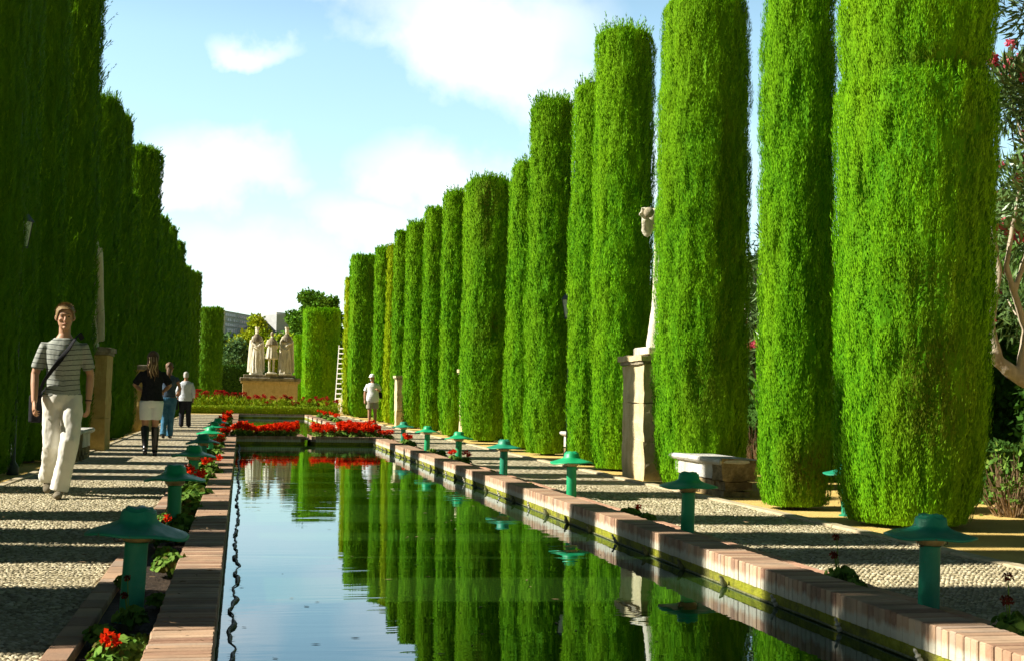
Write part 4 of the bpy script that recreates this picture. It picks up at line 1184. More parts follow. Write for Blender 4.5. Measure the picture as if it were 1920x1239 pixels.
# ------------------------------------------------------------------ statues
def robe_fold(n, amp, ph=0):
    return lambda a, z: 1 + amp * math.sin(n * a + ph + 1.5 * math.sin(z * 2.2)) * max(0, min(1, (1.35 - z) / .9))
def statue(label, H, kind, X, S, z, rz, group='stone figures on plinths', slim=1.0):
    t = thing('stone_statue', (0, 0, 0), label, 'statue', group)
    J = base_joints(); mb = MB()
    if kind in ('gown', 'gown2'):
        w = 1.0
        stack(mb, [(0.0, 0, 0, .30, .25), (.05, 0, 0, .295, .245), (.5, 0, 0, .25, .21), (.95, 0, 0, .19, .16), (1.08, 0, 0, .15, .12), (1.25, 0, 0, .17, .13), (1.40, 0, 0, .20, .12), (1.48, 0, 0, .14, .09), (1.56, 0, 0, .07, .07)], 60, robe_fold(11, .11, 1))
        J.update(elL=(.27, -.03, 1.20), wrL=(.10, -.20, 1.12), elR=(-.27, -.03, 1.20), wrR=(-.10, -.20, 1.08) if kind == 'gown' else (-.24, -.16, .98))
    elif kind == 'tunic':
        stack(mb, [(.0, 0, 0.02, .22, .16), (.05, 0, .02, .22, .16)], 20)
        stack(mb, [(.62, 0, 0, .30, .22), (.66, 0, 0, .31, .23), (.9, 0, 0, .26, .19), (1.12, 0, 0, .22, .15), (1.30, 0, 0, .22, .14), (1.44, 0, 0, .20, .12), (1.5, 0, 0, .13, .09), (1.56, 0, 0, .07, .07)], 60, lambda a, z: 1 + .10 * math.sin(9 * a) * max(0, min(1, (1.5 - z) / .8)))
        for s in (-1, 1): mb.tube([(s * .10, 0, .70), (s * .10, 0, .48), (s * .105, 0, .28), (s * .10, 0, .05)], [.085, .062, .062, .045], 12); mb.tube([(s * .1, .05, .05), (s * .12, -.16, .045)], [.045, .035], 8)
        J.update(elL=(.29, .0, 1.18), wrL=(.20, -.20, 1.20), elR=(-.29, .0, 1.18), wrR=(-.20, -.18, 1.0))
    else:  # king with outstretched hand
        stack(mb, [(0.0, 0, 0, .22, .2), (.06, 0, 0, .22, .2), (.5, 0, 0, .17, .16), (.95, 0, 0, .155, .14), (1.25, 0, 0, .16, .13), (1.42, 0, 0, .18, .12), (1.5, 0, 0, .12, .09), (1.56, 0, 0, .07, .07)], 60, robe_fold(9, .08, 2))
        J.update(elL=(.26, -.05, 1.25), wrL=(.30, -.24, 1.32), elR=(-.26, -.02, 1.20), wrR=(-.29, -.10, 1.33))
    nk = J['nek']; mb.tube([(0, 0, 1.47), (0, -.01, 1.62)], [.06, .055], 12); head_shape(mb, J['hd'])
    for s in 'LR':
        a, b, c = J['sh' + s], J['el' + s], J['wr' + s]; mb.tube([lerp(a, (0, a[1], a[2]), .5), a, b, c], [.06, .075, .062, .042], 12); hand_shape(mb, c, Vector(c) - Vector(b), (0, 0, -1), 1.15, 1.0, thumb=(1 if s == 'L' else -1))
    fused(mb, 'body', M['statue'], .016, t, 1, wrinkle(.012, 12, 5, (1, 1, .3)))
    # cape / shoulder mantle
    if kind != 'king':
        mb = MB(); stack(mb, [(1.22, 0, .015, .285, .185), (1.26, 0, .01, .285, .185), (1.40, 0, 0, .235, .155), (1.49, 0, 0, .15, .11), (1.55, 0, 0, .09, .085)], 40, lambda a, z: 1 + .03 * math.sin(13 * a)); fused(mb, 'shoulder_mantle', M['dirtystone'], .018, t, 1)
        if kind != 'tunic':
            mb = MB()
            for s in (-1, 1): mb.tube([(s * .24, .05, 1.30), (s * .27, .05, .9), (s * .29, .06, .4), (s * .30, .07, .02)], [(.06, .12), (.05, .14), (.05, .16), (.05, .17)], 14)
            stack(mb, [(.02, 0, .14, .30, .12), (.7, 0, .12, .27, .10), (1.3, 0, .08, .24, .08)], 30, robe_fold(7, .1))
            fused(mb, 'long_cloak', M['statue'], .02, t, 1, wrinkle(.012, 12, 7, (1, 1, .3)))
            mb = MB(); pts = [(.20 * math.cos(a), -.165 + .01 * abs(math.cos(a)), 1.05 - .13 * math.sin(a)) for a in np.linspace(0, PI, 9)]; mb.tube(pts, .022, 8); mb.build('draped_sash', M['statue'], t, smooth=True)
    mb = MB(); h = J['hd']
    if kind == 'tunic':
        mb.ball((0, .015, h[2] + .14), (.088, .11, .105), 14, 10); mb.build('hair', M['dirtystone'], t, smooth=True)
    else:
        mb.ball((0, .03, h[2] + .11), (.094, .105, .12), 14, 10)
        if kind != 'king': mb.tube([(s_ * .0, .08, h[2] + .1) if False else (0, .08, h[2] + .1), (0, .10, h[2] - .12)], [.08, .07], 10)
        mb.build('hair', M['statue'], t, smooth=True)
        mb = MB(); mb.lathe([(.092, .175), (.098, .18), (.104, .225), (.096, .225), (.088, .18)], 20, c=h, fn=lambda x, y, z: [x, y * 1.15 + .01, z + (.02 * abs(math.sin(3.5 * math.atan2(y, x))) if z > .22 else 0)])
        mb.build('crown', M['statue'], t, smooth=False)
    if kind == 'king':
        mb = MB(); mb.ball((J['wrR'][0] - .0, J['wrR'][1] - .10, J['wrR'][2] + .05), .055, 14, 10); mb.build('orb', M['dirtystone'], t, smooth=True)
    mb = MB(); mb.box(-.30, .30, -.26, .26, -.07, .004, .012); mb.build('base_slab', M['statue'], t)
    sc = H / 1.82
    place(t, X, S, sc, rz, z + .07 * sc)
    if slim != 1: t.scale = (sc * slim, sc * .9, sc)
    return t
# ------------------------------------------------------------------ stone furniture
def block(mb, x0, x1, y0, y1, z0, z1, n=(5, 5, 8), amp=.012, seed=1):
    """roughly hewn block: subdivided box pushed about by noise"""
    V = []; idx = {}; F = []
    def vid(x, y, z):
        k = (round(x, 4), round(y, 4), round(z, 4))
        if k not in idx: idx[k] = len(V); V.append((x, y, z))
        return idx[k]
    X = np.linspace(x0, x1, n[0] + 1); Y = np.linspace(y0, y1, n[1] + 1); Z = np.linspace(z0, z1, n[2] + 1)
    for i in range(n[0]):
        for j in range(n[1]):
            F.append([vid(X[i], Y[j], z0), vid(X[i], Y[j + 1], z0), vid(X[i + 1], Y[j + 1], z0), vid(X[i + 1], Y[j], z0)])
            F.append([vid(X[i], Y[j], z1), vid(X[i + 1], Y[j], z1), vid(X[i + 1], Y[j + 1], z1), vid(X[i], Y[j + 1], z1)])
        for k in range(n[2]):
            F.append([vid(X[i], y0, Z[k]), vid(X[i + 1], y0, Z[k]), vid(X[i + 1], y0, Z[k + 1]), vid(X[i], y0, Z[k + 1])])
            F.append([vid(X[i], y1, Z[k]), vid(X[i], y1, Z[k + 1]), vid(X[i + 1], y1, Z[k + 1]), vid(X[i + 1], y1, Z[k])])
    for j in range(n[1]):
        for k in range(n[2]):
            F.append([vid(x0, Y[j], Z[k]), vid(x0, Y[j], Z[k + 1]), vid(x0, Y[j + 1], Z[k + 1]), vid(x0, Y[j + 1], Z[k])])
            F.append([vid(x1, Y[j], Z[k]), vid(x1, Y[j + 1], Z[k]), vid(x1, Y[j + 1], Z[k + 1]), vid(x1, Y[j], Z[k + 1])])
    A_ = np.array(V); sc = 1 / max(.08, min(x1 - x0, y1 - y0, z1 - z0) * .5)
    d = np.stack([fbm(A_ * min(sc, 6) + s * 31.7, seed + s, 3) for s in range(3)], 1) * amp
    A_ = A_ + d
    mb.add([tuple(p) for p in A_], [tuple(f) for f in F])

def pedestal(X0, X1, Sn, Y_len, H, label, mat='palestone', seed=1, nblk=3):
    Yn = YS(X0, Sn)
    cx = (X0 + X1) / 2; w = (X1 - X0) / 2; l = Y_len / 2
    t = thing('stone_pedestal', (cx, Yn + l, 0), label, 'pedestal', 'tall stone pedestals along the paths')
    z = 0
    hs = [H * .93 / nblk * k for k in range(nblk + 1)]
    for k in range(nblk):
        mb = MB(); e = random.uniform(-.004, .004)
        block(mb, -w + e, w + e, -l, l, hs[k] - .05 * (k == 0), hs[k + 1] - .003, (8, 8, 8), .028, seed + k * 3)
        mb.build('shaft_block', M[mat], t, smooth=False)
    mb = MB(); block(mb, -w - .035, w + .035, -l - .035, l + .035, H * .93, H * .955, (8, 8, 1), .012, seed + 20); mb.build('cap_moulding', M['dirtystone'], t)
    mb = MB(); block(mb, -w - .06, w + .06, -l - .06, l + .06, H * .956, H, (10, 10, 2), .018, seed + 21); mb.build('cap_slab', M['dirtystone'] if X0 < 0 else M['palestone'], t)
    return t
pedestal(5.05, 5.75, 16.75, .95, 1.60, 'tall pale stone pedestal at the right path edge, between two cypresses', seed=3)
pedestal(5.31, 5.85, 31.9, .6, 1.70, 'stone pedestal just left of the stout flat-topped cypress', seed=9)
pedestal(5.08, 5.60, 43.6, .6, 1.70, 'farthest stone pedestal on the right, a thin pale strip beyond the man in the cap', seed=14)
pedestal(-3.0, -2.26, 22.2, .95, 1.76, 'yellowish stone pedestal on the left beside the walking man', mat='ochre', seed=21)
pedestal(-2.85, -2.30, 33.5, .9, 1.7, 'dim left stone pedestal partly hidden behind the walking women', mat='ochre', seed=27)
statue('pale robed statue with an orb on the right pedestal, mostly behind the broad cypress', 2.30, 'king', 5.49, 17.2, 1.62, .0)
statue('slim weathered statue on the left pedestal, a pale sliver beside the ragged cypress', 2.30, 'gown', -2.77, 22.6, 1.76, 0, slim=.8)

def stone_bench(X0, X1, Sn, L, H, label, seed=1):
    Yn = YS(X0, Sn); cx = (X0 + X1) / 2; w = (X1 - X0) / 2; l = L / 2
    t = thing('stone_bench', (cx, Yn + l, 0), label, 'bench', 'stone benches between the cypresses')
    mb = MB(); block(mb, -w + .02, w - .02, -l + .05, l - .05, .18, H - .075, (4, 10, 3), .012, seed); mb.build('seat_body', M['marble'], t)
    mb = MB(); nn = 18; V = []
    prof = [(w - .01, H - .078), (w + .02, H - .062), (w + .038, H - .04), (w + .035, H - .015), (w + .015, H)]
    mb2 = MB()
    pts = []
    for (r, z) in prof:
        e = r - w
        V += [(-r, -l - e, z), (r, -l - e, z), (r, l + e, z), (-r, l + e, z)]
    F = [(3, 2, 1, 0), (16, 17, 18, 19)]
    for k in range(4):
        for i in range(4): F.append((k * 4 + i, k * 4 + (i + 1) % 4, k * 4 + 4 + (i + 1) % 4, k * 4 + 4 + i))
    mb.add(V, F); mb.build('seat_slab', M['marble'], t)
    mb = MB(); block(mb, -w - .005, w + .03, -l - .035, -l + .28, .17, H - .012, (6, 5, 5), .03, seed + 4); mb.build('rough_end_stone', M['roughstone'], t)
    y = -l - .02
    course = MB(); z = -.03
    for c in range(2):
        h = .10
        yy2 = -l - .01 + random.uniform(0, .05)
        while yy2 < l - .03:
            ln = min(random.uniform(.18, .34), l - yy2)
            e = random.uniform(-.015, .015)
            block(course, -w + .03 + e, w - .03 + e, yy2, yy2 + ln - .014, z, z + h - .008, (4, 3, 2), .02, seed + int(yy2 * 90) + c)
            yy2 += ln
        z += h
    course.build('rubble_base', M['roughstone'], t)
    return t
stone_bench(5.06, 5.42, 14.05, 1.75, .41, 'low stone bench with marble seat and rough rubble end between the two broad right cypresses', 5)
stone_bench(5.60, 5.98, 22.0, 1.3, .45, 'pale bench end peeping between narrow cypresses behind the fifth right lamp', 15)
stone_bench(-2.64, -2.24, 18.5, 1.75, .45, 'dark stone bench with a pale seat corner behind the walking man', 25)

# lanterns
def lantern(X, S, H, label):
    t = thing('lantern_post', (X, YS(X, S), 0), label, 'lantern', 'old iron lanterns among the cypresses')
    mb = MB(); mb.lathe([(.07, -.05), (.07, .1), (.03, .16), (.022, H - .42), (.03, H - .40), (.05, H - .37)], 12); mb.build('post', M['iron'], t, smooth=True)
    mb = MB(); mb.lathe([(.075, H - .36), (.125, H - .06)], 6); mb.build('glass', M['lantern'], t)
    mb = MB()
    for i in range(6):
        a = 2 * PI * i / 6; mb.tube([(.078 * math.cos(a), .078 * math.sin(a), H - .37), (.129 * math.cos(a), .129 * math.sin(a), H - .055)], .006, 6)
    mb.lathe([(.085, H - .375), (.085, H - .355)], 6); mb.lathe([(.15, H - .06), (.14, H - .04), (.07, H + .05), (.03, H + .07), (.02, H + .11), (.0, H + .13)], 6); mb.build('frame', M['iron'], t)
    return t
lantern(-2.66, 15.75, 3.10, 'old lantern with pale glass in front of the dark cypresses, upper left')
lantern(5.41, 22.1, 2.75, 'grey lantern peeping out left of the narrow cypress near the bristly one')

# ------------------------------------------------------------------ monument
mX0, mX1, mS = -.10, 3.30, 74.0
mY = YS(1.6, mS)
mc = (mX0 + mX1) / 2; mw = (mX1 - mX0) / 2
t = thing('monument_plinth', (mc, mY + .8, 0), 'broad ochre stone plinth with dark stepped cornice carrying three figures', 'plinth')
mb = MB(); mb.box(-mw + .16, mw - .16, -.72, .72, -.05, 1.62, .01); mb.build('plinth_block', M['stone'], t)
mb = MB(); mb.box(-mw + .06, mw - .06, -.82, .82, 1.62, 1.74, .02); mb.build('lower_cornice', M['stone'], t)
mb = MB(); mb.box(-mw, mw, -.88, .88, 1.742, 1.93, .03); mb.build('cornice', M['dirtystone'], t)
mb = MB(); mb.box(-mw + .2, mw - .3, -.70, .70, 1.932, 2.10, .02); mb.build('top_step', M['dirtystone'], t)
G3 = 'three stone figures on the plinth'
statue('crowned stone figure in a long gown, leftmost of the three on the plinth', 2.60, 'gown', .80, 74.5, 2.10, .15, G3, .80)
statue('bare-legged stone figure in short pleated tunic, middle of the three on the plinth', 2.36, 'tunic', 1.64, 74.2, 2.10, PI, G3, .86)
statue('crowned stone figure in pleated gown, rightmost of the three on the plinth', 2.62, 'gown2', 2.46, 74.5, 2.10, -.15, G3, .80)

# white ladder
t = thing('ladder', (5.62, YS(5.62, 77.5), 0), 'white ladder leaning against the square cypress block in the distance', 'ladder')
for s in (-1, 1):
    mb = MB(); mb.box(s * .21 - .025, s * .21 + .025, -.02, .02, 0, 4.0, .004); mb.build('rail', M['whitepaint'], t)
for k in range(13):
    mb = MB(); mb.box(-.184, .184, -.03, .03, .18 + k * .30, .24 + k * .30, .004); mb.build('rung', M['whitepaint'], t)
t.rotation_euler = (-.10, 0, -.55)

# ------------------------------------------------------------------ leafy masses
def leaf_cloud(P, out, size, asp=.5, upbias=.3, jit=.7):
    k = len(P)
    D = unit(rng.normal(0, 1, (k, 3)) + out * .6 + np.array([0, 0, upbias]))
    Nn = unit(out * .8 + np.array([0, 0, .5]) + rng.normal(0, jit, (k, 3)))
    L = size * rng.uniform(.6, 1.4, k)
    return kites(P, D, Nn, L, L * asp * .5, np.clip(rng.normal(.5, .25, k), 0, 1), back=.0)

def leaf_obj(name, P, out, size, mat, parent, asp=.5, core=None):
    V, F, a = leaf_cloud(P, out, size, asp)
    return obj(name, np_mesh(name, V, F, M[mat], False, a), parent)

def tree(label, x, S, H, r, mat, n=9000, leaf=.22, z_lo=.3, nb=26, cat='tree', seed=1, trunk=.16, group='trees behind the monument', bark='bark', yscale=1.0):
    R_ = np.random.default_rng(seed)
    t = thing('tree', (x, YS(x, S), 0), label, cat, group)
    cz = H * (z_lo + 1) / 2; rz_ = H * (1 - z_lo) / 2
    d = unit(R_.normal(0, 1, (nb, 3))); rr = R_.uniform(.35, .85, nb)[:, None]
    C = d * rr * np.array([r, r * yscale, rz_]) + np.array([0, 0, cz])
    br = R_.uniform(.26, .46, nb) * r
    mb = MB(); mb.tube([(0, 0, -.1), (0, 0, H * .3), (.05 * r, 0, H * .6), (0, 0, H * .8)], [trunk, trunk * .8, trunk * .45, trunk * .15], 9)
    for c in C[::2]:
        b = (0, 0, H * R_.uniform(.2, .5)); m_ = ((b[0] + c[0]) / 2, (b[1] + c[1]) / 2, (b[2] + c[2]) / 2 - .05 * H)
        mb.tube([b, m_, tuple(c)], [trunk * .45, trunk * .28, trunk * .08], 6)
    mb.build('trunk', M[bark], t, smooth=True)
    i = R_.integers(0, nb, n); u_ = unit(R_.normal(0, 1, (n, 3))); k = R_.random(n) ** .45
    P = C[i] + u_ * (br[i] * k)[:, None] * np.array([1, 1, .85])
    leaf_obj('crown', P, u_, leaf, mat, t, .75)
    return t
tree('dark green tree with clumped crown rising right of the distant building', 5.9, 118, 11.7, 2.3, 'tree', 15000, .26, .12, 40, seed=3)
tree('smaller dark green tree top beside the larger one above the square cypress block', 8.2, 120, 11.1, 1.8, 'tree', 10000, .26, .15, 30, seed=5)
tree('yellow-green lime coloured tree directly behind the three stone figures', 1.9, 108, 7.7, 2.9, 'lime', 16000, .24, .10, 40, seed=7)
tree('bushy green tree left of the stone figures in the background', -.3, 104, 5.4, 1.9, 'bluegreen', 9000, .22, .1, 26, seed=9)
tree('green tree low behind the left end of the monument plinth', .9, 98, 4.3, 1.5, 'tree', 8000, .18, .08, 22, seed=11)
tree('dark bluish tree at the left foot of the distant building', -2.9, 180, 9.3, 2.2, 'bluegreen', 6000, .35, .1, 20, seed=13)
tree('bluish pointed tree in front of the blank end wall of the building', 6.3, 210, 12.8, 1.6, 'bluegreen', 6000, .35, .1, 20, seed=15)
tree('green tree between the rightmost figure and the small clipped column', 4.2, 104, 4.9, 1.3, 'lime', 6000, .2, .1, 18, seed=17)
for k, (x, S, H, r) in enumerate(((-14, 130, 7, 4.5), (-7.5, 150, 8, 3.8), (-1, 150, 8.3, 4.0), (4, 160, 9, 3.8), (11, 140, 8.5, 4.4), (18, 130, 8, 4.6), (28, 140, 9, 6), (-24, 140, 8, 5), (40, 150, 9, 7), (55, 140, 8, 7), (-36, 150, 8, 6))):
    tree('green garden tree in the far tree belt behind the monument', x, S, H, r, 'tree' if k % 2 else 'bluegreen', 7000, .4, .05, 26, seed=30 + k, group='far tree belt')

# low clipped hedges built as boxes of leaves
def hedge(label, x0, x1, y0, y1, H, mat, dens=900, leaf=.035, name='clipped_hedge', group='clipped hedges', core=True):
    t = thing(name, ((x0 + x1) / 2, (y0 + y1) / 2, 0), label, 'hedge', group)
    a, b = (x1 - x0) / 2, (y1 - y0) / 2
    areas = [2 * a * H, 2 * a * H, 2 * b * H, 2 * b * H, 4 * a * b]; P = []; O = []
    for k, ar in enumerate(areas):
        n = int(ar * dens); u_, v_ = rng.uniform(-1, 1, n), rng.uniform(0, 1, n)
        if k < 2: s = -1 if k == 0 else 1; p = np.stack([u_ * a, np.full(n, s * b), v_ * H], 1); o = np.tile([0, s, .2], (n, 1))
        elif k < 4: s = -1 if k == 2 else 1; p = np.stack([np.full(n, s * a), u_ * b, v_ * H], 1); o = np.tile([s, 0, .2], (n, 1))
        else: p = np.stack([u_ * a, (v_ * 2 - 1) * b, np.full(n, H)], 1); o = np.tile([0, 0, 1.0], (n, 1))
        P.append(p); O.append(o)
    P = np.concatenate(P); O = np.concatenate(O)
    P += O * (fbm(P * 2.3, 4, 3) * .05)[:, None] + rng.normal(0, leaf * .4, P.shape); P[:, 2] = np.clip(P[:, 2], .01, None)
    leaf_obj('foliage', P, unit(O), leaf, mat, t, .7)
    mb = MB(); block(mb, -a + .04, a - .04, -b + .04, b - .04, -.02, H - .04, (max(2, int(a * 4)), max(2, int(b * 2)), 3), .03); mb.build('branches', M[mat], t)
    return t
hedge('low clipped box hedge running across behind the far basin', -2.6, 4.75, YS(1, 65.0), YS(1, 65.9), .36, 'box', 1500, .05)
hedge('dark low hedge at the left behind the flower bed', -3.2, .3, YS(-1, 92), YS(-1, 93), 2.9, 'darkleaf', 220, .14)
hedge('long dark filler hedge added unseen behind the left cypress row', -5.6, -4.9, 3, 78, 1.75, 'darkleaf', 90, .12)  # filler added to darken the gaps behind the left columns
hedge('low hedge with dry twigs behind the right cypresses, along the sand', 7.6, 8.3, 12.4, 42, .58, 'darkleaf', 700, .045)
hedge('dark taller hedge farther right beyond the low one', 9.6, 10.3, 9.0, 60, .92, 'darkleaf', 260, .06)
hedge('tall dark hedge closing the view far right behind the oleanders', 12.8, 13.8, 8, 70, 4.6, 'darkleaf', 60, .20)

# dry twiggy bushes and leafy sprigs on the sand edge
def twig_bush(label, X, S, r, H, leafmat='box', nl=260, nt_=70, leaf=.05):
    t = thing('twiggy_bush', (X, YS(X, S), 0), label, 'bush', 'twiggy bushes on the sand')
    mb = MB(); P = []
    for k in range(nt_):
        a = random.uniform(0, 6.28); r1 = r * random.uniform(.3, 1); h = H * random.uniform(.5, 1)
        b = (r1 * .4 * math.cos(a), r1 * .4 * math.sin(a), 0); e = (r1 * math.cos(a), r1 * math.sin(a), h); m_ = (lerp(b, e, .5)[0] + random.uniform(-.05, .05), lerp(b, e, .5)[1] + random.uniform(-.05, .05), h * .5)
        mb.tube([b, m_, e], [.006, .004, .0015], 5); P.append(m_); P.append(e)
    mb.build('twigs', M['twig'], t)
    Q = np.array([random.choice(P) for _ in range(nl)]) + rng.normal(0, .05, (nl, 3)); Q[:, 2] = np.clip(Q[:, 2], .02, None)
    leaf_obj('leaves', Q, unit(Q - np.array([0, 0, H * .3])), leaf, leafmat, t, .6)
twig_bush('dry twiggy bush with bright leaves at the right picture edge on the sand', 7.10, 12.3, .42, .60, 'gleaf', 420, 90, .055)
twig_bush('brown twiggy bush left of the bright one, behind the nearest cypress', 6.62, 12.6, .30, .50, 'darkleaf', 200, 110, .04)
twig_bush('dry brown bush seen between the stone bench and the second cypress', 7.3, 18.8, .45, .75, 'darkleaf', 160, 160, .05)
twig_bush('second green sprig bush farther along the low hedge', 7.35, 16.0, .35, .5, 'gleaf', 200, 60, .05)

# oleanders with pink flowers
def oleander(label, X, S, r, H, n=9000, fl=40, seed=1, leaf=.13):
    R_ = np.random.default_rng(seed)
    t = thing('oleander', (X, YS(X, S), 0), label, 'oleander', 'pink flowering oleanders behind the right row')
    nb = 46; d = unit(R_.normal(0, 1, (nb, 3))); C = d * R_.uniform(.3, 1, nb)[:, None] * np.array([r, r, H * .36]) + np.array([0, 0, H * .60])
    mb = MB()
    for c in C:
        a = math.atan2(c[1], c[0]); b = (.12 * math.cos(a), .12 * math.sin(a), 0)
        k1 = (c[0] * .35 + .05, c[1] * .35, c[2] * .45); mb.tube([b, k1, tuple(c)], [.032, .022, .007], 7)
    mb.build('branches', M['pale_bark'], t, smooth=True)
    i = R_.integers(0, nb, n); u_ = unit(R_.normal(0, 1, (n, 3))); P = C[i] + u_ * (R_.random(n) ** .5 * r * .30)[:, None]
    D = unit(u_ + R_.normal(0, .5, (n, 3)) + np.array([0, 0, .25])); Nn = unit(R_.normal(0, 1, (n, 3)) + np.array([0, 0, .8]))
    L = leaf * R_.uniform(.6, 1.2, n); V, F, at = kites(P, D, Nn, L, L * .085, R_.random(n), back=0)
    obj('leaves', np_mesh('leaves', V, F, M['olean'], False, at), t)
    pm = petal_cluster(.055, 26, 'pink')
    for k in range(fl):
        c = C[R_.integers(0, nb)]; dv = Vector(c) - Vector((0, 0, H * .5)); dv.normalize()
        q = Vector(c) + dv * r * .27 + Vector(R_.normal(0, .12, 3))
        o = obj('flower_cluster', pm, t, tuple(q)); o.scale = (1 + .4 * R_.random(),) * 3; o.rotation_euler = tuple(R_.uniform(0, 6, 3))
    return t
_pc = {}
def petal_cluster(r, n, mat, flat=.8):
    key = (r, n, mat)
    if key in _pc: return _pc[key]
    d = unit(rng.normal(0, 1, (n * 2, 3))); P = d * r * rng.uniform(.5, 1, n * 2)[:, None] * np.array([1, 1, flat])
    D = unit(d * .6 + rng.normal(0, .8, (n * 2, 3))); V, F, at = kites(P, D, unit(d + rng.normal(0, .3, d.shape)), np.full(n * 2, r * .55), np.full(n * 2, r * .28), rng.random(n * 2), back=.4)
    _pc[key] = np_mesh('petals', V, F, M[mat], False, at)
    return _pc[key]
oleander('tall oleander with pink flowers at the upper right edge', 8.75, 13.6, 1.35, 6.1, 38000, 210, 3, .15)
oleander('oleander seen through the gap between the broad and slim right cypresses', 8.5, 21.0, 1.2, 4.4, 9000, 45, 5, .17)
oleander('oleander farther back behind the right cypress row', 8.6, 17.2, 1.2, 4.2, 7000, 35, 7, .17)
# leaning pale trunk low at the right edge
t = thing('leaning_tree', (7.55, YS(7.55, 12.5), 0), 'leaning pale trunk with forked bare limbs at the right edge under the oleander', 'tree')
mb = MB(); mb.tube([(.9, 0, -.1), (.6, 0, .55), (.12, 0, 1.08), (-.40, 0, 1.36), (-.62, 0, 1.52)], [.11, .10, .085, .07, .05], 12)
mb.tube([(-.52, 0, 1.44), (-.60, 0, 1.8), (-.50, .02, 2.3), (-.62, .0, 2.9)], [.05, .034, .028, .015], 9)
mb.tube([(-.30, 0, 1.32), (-.22, .02, 1.75), (-.42, .03, 2.35), (-.30, .0, 3.1)], [.05, .038, .030, .014], 9)
mb.tube([(-.34, .03, 2.1), (-.15, .05, 2.6), (.15, .05, 3.2)], [.03, .024, .012], 8)
fused(mb, 'trunk', M['pale_bark'], .014, t, 2, wrinkle(.008, 18, 3))
P = np.array([(-.62, 0, 2.9), (-.30, 0, 3.1), (.15, .05, 3.2)])[rng.integers(0, 3, 900)] + rng.normal(0, .28, (900, 3)); leaf_obj('crown', P, unit(rng.normal(0, 1, (900, 3))), .12, 'olean', t, .25)
hedge('dense dark shrub mass under the oleanders at the right edge', 9.2, 10.4, 12.5, 15.5, 2.3, 'darkleaf', 500, .10)

# ------------------------------------------------------------------ geraniums
def disc_leaves(P, Nn, r, mat, name, parent):
    n = len(P); Nn = unit(Nn); a_ = unit(np.cross(Nn, unit(rng.normal(0, 1, (n, 3))))); b_ = np.cross(Nn, a_)
    th = np.arange(7) / 7 * 2 * PI
    rr = (r * rng.uniform(.55, 1.15, n))[:, None, None]
    ring = a_[:, None] * np.cos(th)[None, :, None] + b_[:, None] * np.sin(th)[None, :, None]
    wob = (1 + .18 * rng.normal(0, 1, (n, 7)))[..., None]
    V = P[:, None] + ring * rr * wob + Nn[:, None] * rr * (.18 * rng.random((n, 7)))[..., None]
    F = np.arange(n * 7).reshape(n, 7)
    return np_mesh(name, V.reshape(-1, 3), F, M[mat], False, {'rnd': np.repeat(rng.random(n), 7), 'brn': np.repeat((rng.random(n) < .06) * .7, 7)})
def geranium_proto(h, r, nl, heads, headr, seed, petal='red', leaf=.028, lift=.07):
    random.seed(seed)
    t = thing('geranium', (0, 0, 0), 'x', 'flower', 'x')
    P = unit(rng.normal(0, 1, (nl, 3))) * (rng.random(nl) ** .4)[:, None] * np.array([r, r, h * .5]); P[:, 2] = np.abs(P[:, 2]) + h * .25
    Nn = np.stack([P[:, 0] / r, P[:, 1] / r, np.full(nl, .9)], 1) + rng.normal(0, .45, (nl, 3))
    obj('leaves', disc_leaves(P, Nn, leaf, 'gleaf', 'leaves', t), t)
    mb = MB()
    for k in range(9):
        a = random.uniform(0, 6.28); mb.tube([(0, 0, -.01), (r * .35 * math.cos(a), r * .35 * math.sin(a), h * .35), (r * .7 * math.cos(a), r * .7 * math.sin(a), h * .65)], [.006, .005, .003], 5)
    hp = []
    for k in range(heads):
        a = random.uniform(0, 6.28); q = r * random.uniform(.1, .8); z = h * .7 + lift * random.uniform(.4, 1.4)
        mb.tube([(q * .5 * math.cos(a), q * .5 * math.sin(a), h * .3), (q * math.cos(a), q * math.sin(a), z)], [.0035, .0025], 5); hp.append((q * math.cos(a), q * math.sin(a), z))
    mb.build('stems', M['gleaf'], t)
    for p in hp:
        o = obj('flower_head', petal_cluster(headr, 22, petal), t, p); o.scale = (random.uniform(.8, 1.25),) * 3
    return t
def put(proto, X, Y, label, group, sc=1.0, first=[], cat=None, z=-.01):
    o = proto if proto not in first else copy_tree(proto)
    first.append(proto)
    o.location = (X, Y, z); o.rotation_euler = (0, 0, random.uniform(0, 6.28)); o.scale = (sc,) * 3
    o['label'] = label; o['group'] = group
    if cat: o['category'] = cat
    return o
pA = geranium_proto(.20, .15, 330, 1, .042, 3, lift=.02)       # leafy with one red head
pB = geranium_proto(.20, .13, 260, 0, .03, 4)                  # leaves only
pC = geranium_proto(.24, .13, 200, 4, .036, 5, lift=.08)       # several red heads
pD = geranium_proto(.18, .10, 130, 3, .020, 6, 'wilted', .024, .14)   # leggy, dark withered heads
GL_ = 'geraniums in the narrow bed left of the basin'; GR_ = 'geraniums in the narrow bed right of the basin'
def gy(X, S): return YS(X, S)
random.seed(21)
put(pA, -.41, gy(-.43, 4.88), 'geranium with one bright red head at the foot of the nearest left lamp', GL_, .8)
put(pB, -.46, gy(-.5, 4.52), 'leafy geranium at the bottom edge, below the red one', GL_, .7)
put(pD, -.44, gy(-.4, 5.72), 'leggy reddish geranium against the pole of the nearest left lamp', GL_, .75)
put(pB, -.36, gy(-.4, 7.35), 'sunlit leafy geranium right of the nearest left lamp', GL_, .85)
put(pB, -.42, gy(-.4, 8.0), 'small shaded geranium beyond the sunlit leafy one', GL_, .6)
put(pC, -.52, gy(-.5, 8.7), 'red-budded geranium left of the second left lamp', GL_, .75)
put(pB, -.38, gy(-.4, 9.6), 'bushy geranium behind the second left lamp', GL_, .9)
